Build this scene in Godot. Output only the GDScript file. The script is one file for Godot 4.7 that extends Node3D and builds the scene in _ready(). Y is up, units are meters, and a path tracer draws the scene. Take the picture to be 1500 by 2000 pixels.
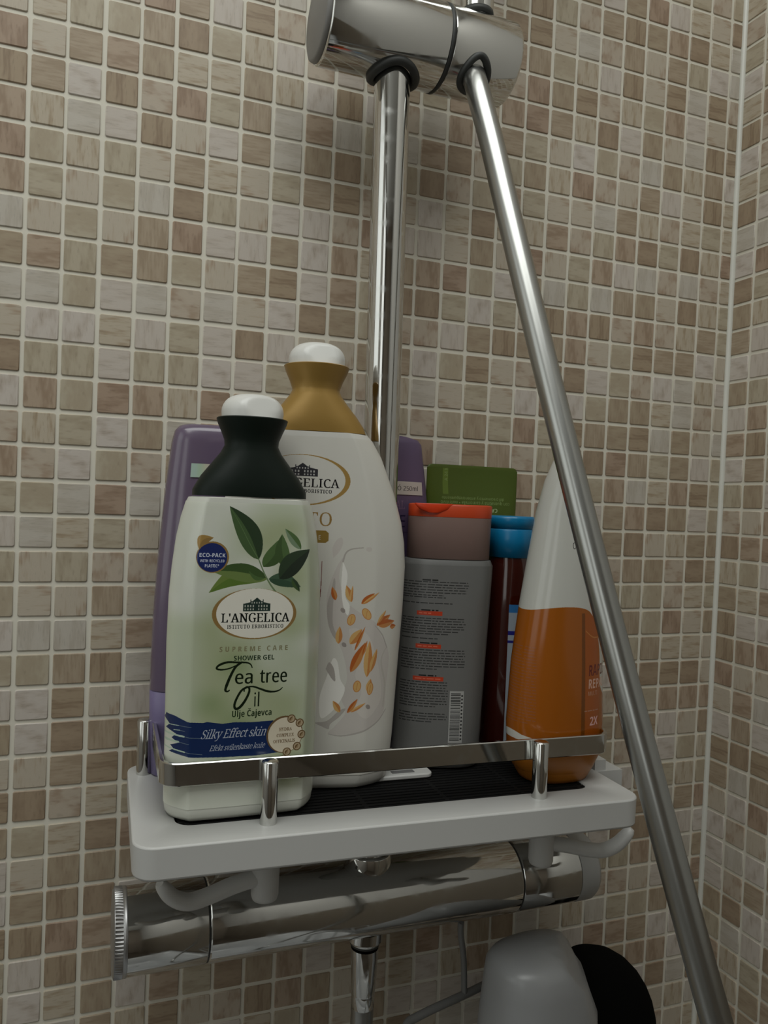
extends Node3D

# ---------------------------------------------------------------- constants
const P := 0.022                 # mosaic pitch
const YT := 1.72                 # height of the grout line that the grid starts from
const XC := 0.5638               # the right wall
const SHELF := 1.256             # top of the caddy tray

const WINDOWS := [[Vector3(-1.04, 1.24, 0.42), 90.0, Vector2(0.76, 1.12), 0.45], [Vector3(-0.10, 2.44, 0.65), 0.0, Vector2(1.20, 0.80), 3.1], [Vector3(-1.04, 1.24, 1.56), 90.0, Vector2(0.76, 1.12), 0.75]]   # sill (the skylight: middle), turn, size, daylight

var sg := 0                      # running smooth group
var uv_at := Vector4(0, 0, 1, 1) # x0, y top, width, height of the planar print mapping
var names := {}
var fonts := {}
var rng := RandomNumberGenerator.new()
var chrome: StandardMaterial3D
var white_plastic: StandardMaterial3D

# ---------------------------------------------------------------- node helpers
func numbered(called: String) -> String:
	var n: int = names.get(called, 0)
	names[called] = n + 1
	return called if n == 0 else "%s_%03d" % [called, n]

func thing(called: String, label: String, category: String, at := Vector3.ZERO, turn := 0.0, group := "") -> Node3D:
	var o := Node3D.new()
	o.name = numbered(called)
	add_child(o)
	o.position = at
	o.rotation_degrees.y = turn
	o.set_meta("label", label)
	o.set_meta("category", category)
	if group:
		o.set_meta("group", group)
	return o

func part(called: String, m: Mesh, mat: Material, parent: Node, at := Vector3.ZERO, rot := Vector3.ZERO) -> MeshInstance3D:
	var o := MeshInstance3D.new()
	o.name = called
	o.mesh = m
	o.material_override = mat
	o.cast_shadow = GeometryInstance3D.SHADOW_CASTING_SETTING_ON
	o.position = at
	o.rotation_degrees = rot
	parent.add_child(o, true)
	return o

func structure(called: String, m: Mesh, mat: Material, label: String, category: String) -> MeshInstance3D:
	var o := part(called, m, mat, self)
	o.set_meta("kind", "structure")
	o.set_meta("label", label)
	o.set_meta("category", category)
	return o

func mat(c: Color, rough := 0.5, metal := 0.0, spec := 0.5) -> StandardMaterial3D:
	var m := StandardMaterial3D.new()
	m.albedo_color = c.linear_to_srgb()
	m.roughness = rough
	m.metallic = metal
	m.metallic_specular = spec
	return m

func textured(im: Image, rough := 0.4) -> StandardMaterial3D:
	var m := mat(Color(1, 1, 1), rough)
	m.albedo_texture = ImageTexture.create_from_image(im)
	m.texture_repeat = false
	return m

# ---------------------------------------------------------------- mesh helpers
func begin() -> SurfaceTool:
	var st := SurfaceTool.new()
	st.begin(Mesh.PRIMITIVE_TRIANGLES)
	sg += 1
	st.set_smooth_group(sg)
	return st

func done(st: SurfaceTool) -> ArrayMesh:
	st.generate_normals()
	return st.commit()

func vert(st: SurfaceTool, v: Vector3) -> void:
	st.set_uv(Vector2((v.x - uv_at.x) / uv_at.z, (uv_at.y - v.y) / uv_at.w))
	st.add_vertex(v)

func tri(st: SurfaceTool, a: Vector3, b: Vector3, c: Vector3) -> void:
	vert(st, a); vert(st, b); vert(st, c)

func quad(st: SurfaceTool, a: Vector3, b: Vector3, c: Vector3, d: Vector3) -> void:
	tri(st, a, b, c); tri(st, a, c, d)

func crease(st: SurfaceTool) -> void:
	sg += 1
	st.set_smooth_group(sg)

func se(a: float, hx: float, hz: float, n: float) -> Vector2:
	var c := cos(a)
	var s := sin(a)
	if n < 0.0:      # a flat front panel as far as -n, then a chamfer to the edge
		var q := absf(c)
		var z := 1.0 - 0.05 * pow(q / -n, 2.0) if q < -n else 0.95 * pow(maxf(0.0, 1.0 - (q + n) / (1.0 + n)), 0.55)
		return Vector2(hx * c, hz * signf(s) * z)
	return Vector2(hx * signf(c) * pow(absf(c), 2.0 / n), hz * signf(s) * pow(absf(s), 2.0 / n))

# A body lofted through superelliptic rings [y, half width, half depth, roundness exponent, x, z]; null starts a new smooth group.
func loft(st: SurfaceTool, rings: Array, seg := 48, from := 0.0, to := TAU, caps := true, facet := Plane()) -> void:
	var last: Array = []
	var whole := is_equal_approx(to - from, TAU)
	var first_ring: Array = []
	for r in rings:
		if r == null:
			crease(st)
			continue
		var ring: Array = []
		for k in seg + 1:
			var q := se(from + (to - from) * k / seg, r[1], r[2], r[3])
			var v := Vector3(q.x + (r[4] if r.size() > 4 else 0.0), r[0], q.y + (r[5] if r.size() > 5 else 0.0))
			if facet.normal != Vector3.ZERO and facet.is_point_over(v):
				v = facet.project(v)
			ring.append(v)
		if last.size():
			for k in seg:
				quad(st, last[k], last[k + 1], ring[k + 1], ring[k])
		else:
			first_ring = ring
		last = ring
	if caps and whole:
		for pair in [[first_ring, true], [last, false]]:
			crease(st)
			var mid := Vector3.ZERO
			for k in seg:
				mid += pair[0][k] / seg
			for k in seg:
				if pair[1]:
					tri(st, mid, pair[0][k + 1], pair[0][k])
				else:
					tri(st, mid, pair[0][k], pair[0][k + 1])

func lofted(rings: Array, seg := 48, from := 0.0, to := TAU, facet := Plane()) -> ArrayMesh:
	var st := begin()
	loft(st, rings, seg, from, to, true, facet)
	return done(st)

func lathe(profile: Array, seg := 40) -> ArrayMesh:   # [[radius, y] or null ...]
	var rings := []
	for p in profile:
		rings.append(null if p == null else [p[1], maxf(p[0], 0.00005), maxf(p[0], 0.00005), 2.0])
	return lofted(rings, seg)

func rrect(hx: float, hz: float, r: float, n := 6) -> PackedVector2Array:
	var out := PackedVector2Array()
	r = maxf(r, 0.0001)
	for c in [[1, 1, 0.0], [-1, 1, 0.5], [-1, -1, 1.0], [1, -1, 1.5]]:
		for k in n + 1:
			var a: float = PI * c[2] + PI / 2 * k / n
			out.append(Vector2(c[0] * (hx - r) + r * cos(a), c[1] * (hz - r) + r * sin(a)))
	return out

func wall_strip(st: SurfaceTool, lo: PackedVector2Array, y0: float, hi: PackedVector2Array, y1: float) -> void:
	for k in lo.size():
		var j := (k + 1) % lo.size()
		quad(st, Vector3(lo[k].x, y0, lo[k].y), Vector3(lo[j].x, y0, lo[j].y), Vector3(hi[j].x, y1, hi[j].y), Vector3(hi[k].x, y1, hi[k].y))

func fan(st: SurfaceTool, o: PackedVector2Array, y: float, up: bool) -> void:
	for k in range(1, o.size() - 1):
		if up:
			tri(st, Vector3(o[0].x, y, o[0].y), Vector3(o[k].x, y, o[k].y), Vector3(o[k + 1].x, y, o[k + 1].y))
		else:
			tri(st, Vector3(o[0].x, y, o[0].y), Vector3(o[k + 1].x, y, o[k + 1].y), Vector3(o[k].x, y, o[k].y))

# A block with rounded corners (r) and rounded upper and lower edges (b), resting on y = 0
func block(st: SurfaceTool, hx: float, h: float, hz: float, r: float, b: float) -> void:
	var rows := [[0.0, b], [b * 0.3, b * 0.3], [b, 0.0], [h - b, 0.0], [h - b * 0.3, b * 0.3], [h, b]]
	crease(st)
	for k in rows.size() - 1:
		if k == 2 or k == 3:
			crease(st)
		wall_strip(st, rrect(hx - rows[k][1], hz - rows[k][1], r - rows[k][1]), rows[k][0], rrect(hx - rows[k + 1][1], hz - rows[k + 1][1], r - rows[k + 1][1]), rows[k + 1][0])
	crease(st)
	fan(st, rrect(hx - b, hz - b, r - b), 0, false)
	crease(st)
	fan(st, rrect(hx - b, hz - b, r - b), h, true)

func blocked(hx: float, h: float, hz: float, r: float, b: float) -> ArrayMesh:
	var st := begin()
	block(st, hx, h, hz, r, b)
	return done(st)

func box(st: SurfaceTool, lo: Vector3, hi: Vector3) -> void:
	var c := []
	for k in 8:
		c.append(Vector3(hi.x if k & 1 else lo.x, hi.y if k & 2 else lo.y, hi.z if k & 4 else lo.z))
	for f in [[4, 6, 7, 5], [1, 3, 2, 0], [5, 7, 3, 1], [0, 2, 6, 4], [6, 2, 3, 7], [0, 4, 5, 1]]:
		crease(st)
		quad(st, c[f[0]], c[f[1]], c[f[2]], c[f[3]])

func boxes(list: Array) -> ArrayMesh:
	var st := begin()
	for b in list:
		box(st, b[0], b[1])
	return done(st)

# A round bar along a path; one radius or one per point
func bar(st: SurfaceTool, pts: PackedVector3Array, radii: Array, seg := 14, flat := 1.0) -> void:
	crease(st)
	var rings := []
	var side := Vector3.ZERO
	for k in pts.size():
		var t := (pts[mini(k + 1, pts.size() - 1)] - pts[maxi(k - 1, 0)]).normalized()
		if side == Vector3.ZERO:
			side = t.cross(Vector3.UP if absf(t.y) < 0.9 else Vector3.RIGHT).normalized()
		side = (side - t * side.dot(t)).normalized()
		var up := side.cross(t)
		var r: float = radii[mini(k, radii.size() - 1)]
		var ring := []
		for j in seg + 1:
			var a := TAU * j / seg
			ring.append(pts[k] + (side * cos(a) + up * sin(a) * flat) * r)
		rings.append(ring)
	for k in rings.size() - 1:
		for j in seg:
			quad(st, rings[k][j], rings[k][j + 1], rings[k + 1][j + 1], rings[k + 1][j])
	for e in [[rings[0], pts[0], true], [rings[-1], pts[-1], false]]:
		crease(st)
		for j in seg:
			if e[2]:
				tri(st, e[1], e[0][j + 1], e[0][j])
			else:
				tri(st, e[1], e[0][j], e[0][j + 1])

func barred(pts: Array, radii: Array, seg := 14, flat := 1.0) -> ArrayMesh:
	var st := begin()
	bar(st, PackedVector3Array(pts), radii, seg, flat)
	return done(st)

func smooth(pts: Array, n := 8) -> Array:    # Catmull-Rom, 2D or 3D
	var out := []
	for k in pts.size() - 1:
		var a = pts[maxi(k - 1, 0)]
		var b = pts[k]
		var c = pts[k + 1]
		var d = pts[mini(k + 2, pts.size() - 1)]
		for j in n:
			out.append(b.cubic_interpolate(c, a, d, float(j) / n))
	out.append(pts[-1])
	return out

# ---------------------------------------------------------------- print helpers (flat print on labels)
func paint(im: Image, loops: Array, c: Color) -> void:
	var edges := []
	var lo := 1e9
	var hi := -1e9
	for l in loops:
		for k in l.size():
			var a: Vector2 = l[k]
			var b: Vector2 = l[(k + 1) % l.size()]
			lo = minf(lo, a.y)
			hi = maxf(hi, a.y)
			if a.y != b.y:
				edges.append([a, b] if a.y < b.y else [b, a])
	for y in range(maxi(0, int(lo)), mini(im.get_height(), int(hi) + 1)):
		var at := y + 0.5
		var xs := []
		for e in edges:
			if e[0].y <= at and e[1].y > at:
				xs.append(e[0].x + (e[1].x - e[0].x) * (at - e[0].y) / (e[1].y - e[0].y))
		xs.sort()
		for k in range(0, xs.size() - 1, 2):
			var x0 := maxi(0, roundi(xs[k]))
			var x1 := mini(im.get_width(), roundi(xs[k + 1]))
			if x1 > x0:
				im.fill_rect(Rect2i(x0, y, x1 - x0, 1), c)

func oval(c: Vector2, rx: float, ry: float, n := 48, turn := 0.0) -> PackedVector2Array:
	var out := PackedVector2Array()
	for k in n:
		out.append(c + Vector2(rx * cos(TAU * k / n), ry * sin(TAU * k / n)).rotated(turn))
	return out

func stroke(im: Image, pts: Array, widths: Array, c: Color) -> void:
	for k in pts.size():
		var w: float = lerpf(widths[0], widths[-1], float(k) / maxi(1, pts.size() - 1)) / 2
		if widths.size() == 3:
			var f := 2.0 * k / maxi(1, pts.size() - 1)
			w = (lerpf(widths[0], widths[1], f) if f < 1 else lerpf(widths[1], widths[2], f - 1)) / 2
		paint(im, [oval(pts[k], w, w, 10)], c)
		if k:
			var d: Vector2 = (pts[k] - pts[k - 1]).normalized().orthogonal() * w
			paint(im, [PackedVector2Array([pts[k - 1] + d, pts[k] + d, pts[k] - d, pts[k - 1] - d])], c)

func face(kind: String, weight: int) -> RID:
	var key := kind + str(weight)
	if not fonts.has(key):
		var f := SystemFont.new()
		f.font_names = PackedStringArray([kind])
		f.font_weight = weight
		fonts[key] = f
	return fonts[key].get_rids()[0]

# Lettering, filled from the glyphs' outlines. width: the length it is fitted to; opt: shear, spacing, turn
func letters(im: Image, words: String, at: Vector2, size: float, width: float, c: Color, kind := "Droid Sans", weight := 400, shear := 0.0, spacing := 0.0, turn := 0.0, rise := 0.0) -> void:
	var ts := TextServerManager.get_primary_interface()
	var rid := face(kind, weight)
	var x := 0.0
	var set_ := []
	for k in words.length():
		var g := ts.font_get_glyph_index(rid, 64, words.unicode_at(k), 0)
		var d: Dictionary = ts.font_get_glyph_contours(rid, 64, g)
		var pts: PackedVector3Array = d.get("points", PackedVector3Array())
		var ends: PackedInt32Array = d.get("contours", PackedInt32Array())
		var loops := []
		var from := 0
		for e in ends:
			var loop := PackedVector2Array()
			var m := e - from + 1
			for j in m:
				var q := pts[from + j]
				var nxt := pts[from + (j + 1) % m]
				var prv := pts[from + (j + m - 1) % m]
				if q.z == 1.0:
					loop.append(Vector2(q.x, q.y))
				else:
					var a := Vector2(prv.x, prv.y) if prv.z == 1.0 else Vector2(prv.x + q.x, prv.y + q.y) / 2
					var b := Vector2(nxt.x, nxt.y) if nxt.z == 1.0 else Vector2(nxt.x + q.x, nxt.y + q.y) / 2
					var h := Vector2(q.x, q.y)
					for s in [0.0, 0.33, 0.66]:
						loop.append(a.lerp(h, s).lerp(h.lerp(b, s), s))
					if nxt.z != 1.0:
						loop.append(b)
			for j in loop.size():
				loop[j].x += x
			loops.append(loop)
			from = e + 1
		set_.append(loops)
		x += ts.font_get_glyph_advance(rid, 64, g).x + spacing * 64
	x -= spacing * 64
	var sy := size / 64.0
	var sx := width / x if width > 0 else sy
	for loops in set_:
		var moved := []
		for l in loops:
			var o := PackedVector2Array()
			for v in l:
				var q := Vector2(v.x * sx, v.y * sy)
				o.append(at + Vector2(q.x - q.y * shear, q.y - q.x * rise).rotated(turn))
			moved.append(o)
		paint(im, moved, c)

func mottled(w: int, h: int, grid: Array) -> Image:     # a print of soft colour areas from a coarse grid of colours
	var small := Image.create(grid[0].size(), grid.size(), false, Image.FORMAT_RGB8)
	for y in grid.size():
		for x in grid[y].size():
			small.set_pixel(x, y, grid[y][x])
	small.resize(w, h, Image.INTERPOLATE_CUBIC)
	small.convert(Image.FORMAT_RGBA8)
	return small

func leaf(im: Image, base: Vector2, tip: Vector2, fat: float, dark: Color, light: Color, bend := 0.0) -> void:
	var d := tip - base
	var n := d.orthogonal()
	var l := []
	var r := []
	var mid := []
	for k in 17:
		var t := k / 16.0
		var c := base + d * t + n * bend * sin(PI * t)
		var w := fat * pow(sin(PI * pow(t, 0.8)), 0.9)
		mid.append(c)
		l.append(c + n * w)
		r.append(c - n * w)
	var rm := r.duplicate()
	rm.reverse()
	var mm := mid.duplicate()
	mm.reverse()
	paint(im, [PackedVector2Array(l + mm)], dark)
	paint(im, [PackedVector2Array(mid + rm)], light)

func villa(im: Image, c: Vector2, w: float, h: float, ink: Color, paper: Color) -> void:   # the little building of the emblem; c is the middle of its base
	var b := func(x0, y0, x1, y1, col): paint(im, [PackedVector2Array([c + Vector2(x0 * w, -y0 * h), c + Vector2(x1 * w, -y0 * h), c + Vector2(x1 * w, -y1 * h), c + Vector2(x0 * w, -y1 * h)])], col)
	b.call(-0.5, 0.0, 0.5, 0.56, ink)
	b.call(-0.24, 0.5, 0.24, 0.74, ink)
	paint(im, [PackedVector2Array([c + Vector2(-0.5 * w, -0.54 * h), c + Vector2(-0.24 * w, -0.66 * h), c + Vector2(0.24 * w, -0.66 * h), c + Vector2(0.5 * w, -0.54 * h)])], ink)
	paint(im, [PackedVector2Array([c + Vector2(-0.17 * w, -0.72 * h), c + Vector2(0, -h), c + Vector2(0.17 * w, -0.72 * h)])], ink)
	b.call(-0.24, 0.74, -0.21, 0.86, ink)
	b.call(0.21, 0.74, 0.24, 0.86, ink)
	for k in 9:
		var x := -0.45 + k * 0.1
		if k == 4:
			continue
		b.call(x, 0.08, x + 0.045, 0.2, paper)
		b.call(x, 0.3, x + 0.045, 0.46, paper)
	for k in 5:
		b.call(-0.2 + k * 0.09, 0.56, -0.165 + k * 0.09, 0.68, paper)

func fine_print(im: Image, x0: float, x1: float, y0: float, rows: int, lead: float, size: float, c: Color, seed_: int) -> void:
	var r := RandomNumberGenerator.new()
	r.seed = seed_
	for k in rows:
		var x := x0
		var end := x1 - (r.randf() * 0.5 * (x1 - x0) if k == rows - 1 else r.randf() * 0.06 * (x1 - x0))
		while x < end:
			var w := minf(end - x, size * r.randf_range(0.8, 4.0))
			im.fill_rect(Rect2i(int(x), int(y0 + k * lead), maxi(1, int(w)), maxi(1, int(size * 0.5))), c)
			x += w + size * 0.45

# ---------------------------------------------------------------- the prints
func print_tea() -> Image:
	var w := Color(0.79, 0.80, 0.755)
	var g := Color(0.655, 0.69, 0.56)
	var l := Color(0.725, 0.75, 0.665)
	var d := Color(0.58, 0.635, 0.475)
	var im := mottled(756, 1485, [[w, w, w, l, l, w], [w, w, l, g, g, w], [w, w, l, g, l, l], [w, l, w, w, g, l], [w, w, w, l, g, l], [w, l, g, l, l, l], [l, g, l, l, g, l], [l, g, g, l, l, w], [l, g, d, l, l, l], [l, g, g, g, l, l], [l, d, g, g, g, l], [l, g, d, g, g, l], [w, l, g, g, g, l], [w, l, l, l, g, l], [w, w, w, w, g, w], [w, w, w, w, w, w]])
	var B := func(x: float, y: float) -> Vector2: return Vector2((x + 42) * 9, (171 - y) * 9)
	var lf := Color(0.30, 0.40, 0.23)
	var dk := Color(0.17, 0.24, 0.16)
	var md := Color(0.24, 0.33, 0.18)
	# sprig
	leaf(im, B.call(7.1, 129.4), B.call(-23.5, 121.5), 0.16, Color(0.36, 0.46, 0.2), Color(0.42, 0.5, 0.25), -0.16)
	leaf(im, B.call(7.5, 129.0), B.call(-22.5, 133.0), 0.16, Color(0.42, 0.5, 0.28), md, -0.05)
	leaf(im, B.call(5.9, 129.4), B.call(-3, 133.5), 0.22, lf, md, 0.1)
	leaf(im, B.call(8, 129), B.call(26, 124.5), 0.2, Color(0.25, 0.35, 0.26), Color(0.2, 0.3, 0.22), 0.08)
	leaf(im, B.call(25.5, 145), B.call(16.2, 156), 0.17, Color(0.45, 0.53, 0.42), lf)
	leaf(im, B.call(4.8, 135.4), B.call(12.8, 149.8), 0.27, lf, md, -0.12)
	leaf(im, B.call(17.3, 135), B.call(14.6, 153.0), 0.22, md, lf, 0.06)
	leaf(im, B.call(13.8, 129.0), B.call(30.8, 145), 0.24, dk, Color(0.13, 0.18, 0.13), 0.05)
	leaf(im, B.call(21, 129), B.call(25.5, 122), 0.2, dk, md)
	leaf(im, B.call(2.3, 139.2), B.call(-13.9, 167.1), 0.19, Color(0.27, 0.36, 0.22), dk, -0.06)
	stroke(im, smooth([B.call(2.3, 139.2), B.call(5.5, 132), B.call(9, 126), B.call(13.3, 120.5)]), [5, 9], Color(0.42, 0.5, 0.36))
	stroke(im, smooth([B.call(2.3, 139.2), B.call(-3, 148), B.call(-9, 159), B.call(-13.5, 166)]), [4, 1], Color(0.36, 0.46, 0.3))
	# eco badge
	var gold := Color(0.55, 0.44, 0.26)
	paint(im, [oval(B.call(-22, 140.2), 76, 74)], gold)
	leaf(im, B.call(-29.2, 144.3), B.call(-21.8, 150.4), 0.3, Color(0.62, 0.5, 0.28), gold, 0.25)
	paint(im, [oval(B.call(-22.3, 140.0), 70, 68)], Color(0.12, 0.17, 0.38))
	var pale := Color(0.8, 0.82, 0.86)
	letters(im, "ECO-PACK", B.call(-29, 140.2), 26, 123, pale, "Droid Sans", 700)
	letters(im, "WITH RECYCLED", B.call(-28.4, 137.6), 18, 114, pale, "Droid Sans", 700)
	letters(im, "PLASTIC*", B.call(-26, 134.9), 19, 68, pale, "Droid Sans", 700)
	# emblem
	paint(im, [oval(B.call(1.3, 110.3), 205, 122)], gold)
	paint(im, [oval(B.call(1.5, 110.6), 187, 119)], Color(0.88, 0.87, 0.82))
	var ink := Color(0.06, 0.09, 0.08)
	villa(im, B.call(2.1, 111.7), 132, 66, Color(0.16, 0.22, 0.2), Color(0.7, 0.71, 0.67))
	letters(im, "L'ANGELICA", B.call(-16.8, 105.9), 60, 332, ink, "Droid Serif", 400)
	letters(im, "L'ANGELICA", B.call(-16.55, 105.9), 60, 332, ink, "Droid Serif", 400)
	letters(im, "ISTITUTO ERBORISTICO", B.call(-13.4, 102.6), 25, 274, ink, "Droid Serif", 700, 0.0, 0.08)
	letters(im, "SUPREME CARE", B.call(-17, 90.4), 33, 334, Color(0.5, 0.48, 0.36), "Droid Sans", 700, 0.0, 0.3)
	letters(im, "SHOWER GEL", B.call(-9.3, 85.6), 31, 198, Color(0.14, 0.2, 0.13), "Droid Sans", 700)
	var q := func(x: float, y: float) -> Vector2: return B.call(-18.3 + (x - 468) * 0.0715, 81.8 - (y - 595) * 0.0725)
	var script := Color(0.07, 0.12, 0.06)
	stroke(im, smooth([q.call(640, 566), q.call(570, 597), q.call(510, 606), q.call(472, 597), q.call(490, 572), q.call(550, 553), q.call(620, 556), q.call(690, 560), q.call(722, 574), q.call(734, 598)]), [5, 11, 5], script)
	stroke(im, smooth([q.call(655, 556), q.call(610, 590), q.call(575, 655), q.call(548, 725), q.call(541, 758), q.call(556, 768), q.call(571, 758)]), [10, 14, 5], script)
	letters(im, "ea", B.call(-8.6, 73.1), 92, 96, script)
	letters(im, "tree", B.call(5.2, 73.1), 92, 138, script)
	letters(im, "ea", B.call(-8.8, 73.1), 92, 96, script)
	letters(im, "tree", B.call(5.0, 73.1), 92, 138, script)
	stroke(im, smooth([q.call(700, 742), q.call(660, 765), q.call(625, 825), q.call(611, 875), q.call(625, 899), q.call(655, 885), q.call(690, 840), q.call(716, 785), q.call(718, 752), q.call(700, 740), q.call(682, 752), q.call(680, 772)]), [10, 13, 6], script)
	stroke(im, smooth([q.call(700, 740), q.call(750, 740), q.call(810, 762), q.call(860, 780), q.call(910, 785), q.call(950, 775), q.call(972, 757)]), [6, 11, 4], script)
	letters(im, "il", B.call(1.9, 60.5), 94, 36, script)
	letters(im, "Ulje Čajevca", B.call(-9.4, 55.4), 42, 197, Color(0.12, 0.18, 0.1), "Droid Sans", 700)
	# blue brush band
	var navy := Color(0.095, 0.175, 0.34)
	paint(im, [PackedVector2Array([B.call(-41.5, 56.2), B.call(-38, 56), B.call(-32, 53.8), B.call(-24, 53.2), B.call(-22, 53.6), B.call(-14, 52.2), B.call(-8, 52.7), B.call(2, 52.2), B.call(13, 52.4), B.call(18, 50), B.call(18, 34.8), B.call(4, 34), B.call(-14, 34.4), B.call(-28, 35), B.call(-40, 36.4), B.call(-38, 38.4), B.call(-39.5, 40), B.call(-36, 42), B.call(-39, 44), B.call(-37, 46.5), B.call(-41.5, 48.5), B.call(-40, 51), B.call(-42, 53.5)])], navy)
	for s in [[-42, 50.6, -30, 51.2, 5], [-42, 46, -25, 45.0, 12], [-41, 42.4, -31, 42.0, 14], [-42, 38.4, -24, 36.4, 9], [-38, 48.4, -33, 48.6, 5]]:
		stroke(im, [B.call(s[0], s[1]), B.call((s[0] + s[2]) / 2.0, (s[1] + s[3]) / 2.0 + 0.3), B.call(s[2], s[3])], [s[4], s[4] * 0.7, 1], Color(0.72, 0.79, 0.72))
	var cream := Color(0.70, 0.72, 0.76)
	letters(im, "Silky Effect skin", B.call(-25.5, 44.6), 58, 312, cream, "Droid Serif", 400, 0.35, -0.04)
	letters(im, "Efekt svilenkaste kože", B.call(-20.6, 38.0), 36, 266, cream, "Droid Serif", 400, 0.35, -0.04)
	# round seal
	var brown := Color(0.42, 0.33, 0.22)
	paint(im, [oval(B.call(20.0, 44.3), 92, 92)], brown)
	paint(im, [oval(B.call(20.3, 44.0), 86, 86)], Color(0.84, 0.8, 0.72))
	for c in [[23.5, 52.6], [28.3, 50.0], [29.6, 43.6], [27.2, 37.2], [21.5, 34.6]]:
		paint(im, [oval(B.call(c[0], c[1]), 21, 21)], brown)
		paint(im, [oval(B.call(c[0], c[1]), 16, 16)], Color(0.7, 0.63, 0.52))
		leaf(im, B.call(c[0] - 0.9, c[1] - 1.2), B.call(c[0] + 0.8, c[1] + 1.3), 0.3, brown, Color(0.6, 0.52, 0.4))
	letters(im, "HYDRA", B.call(16.6, 46.2), 22, 66, brown, "Droid Serif", 700)
	letters(im, "COMPLEX", B.call(15.4, 43.0), 22, 88, brown, "Droid Serif", 700)
	letters(im, "OFFICINALIS", B.call(13.6, 39.8), 22, 112, brown, "Droid Serif", 700)
	return im

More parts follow.
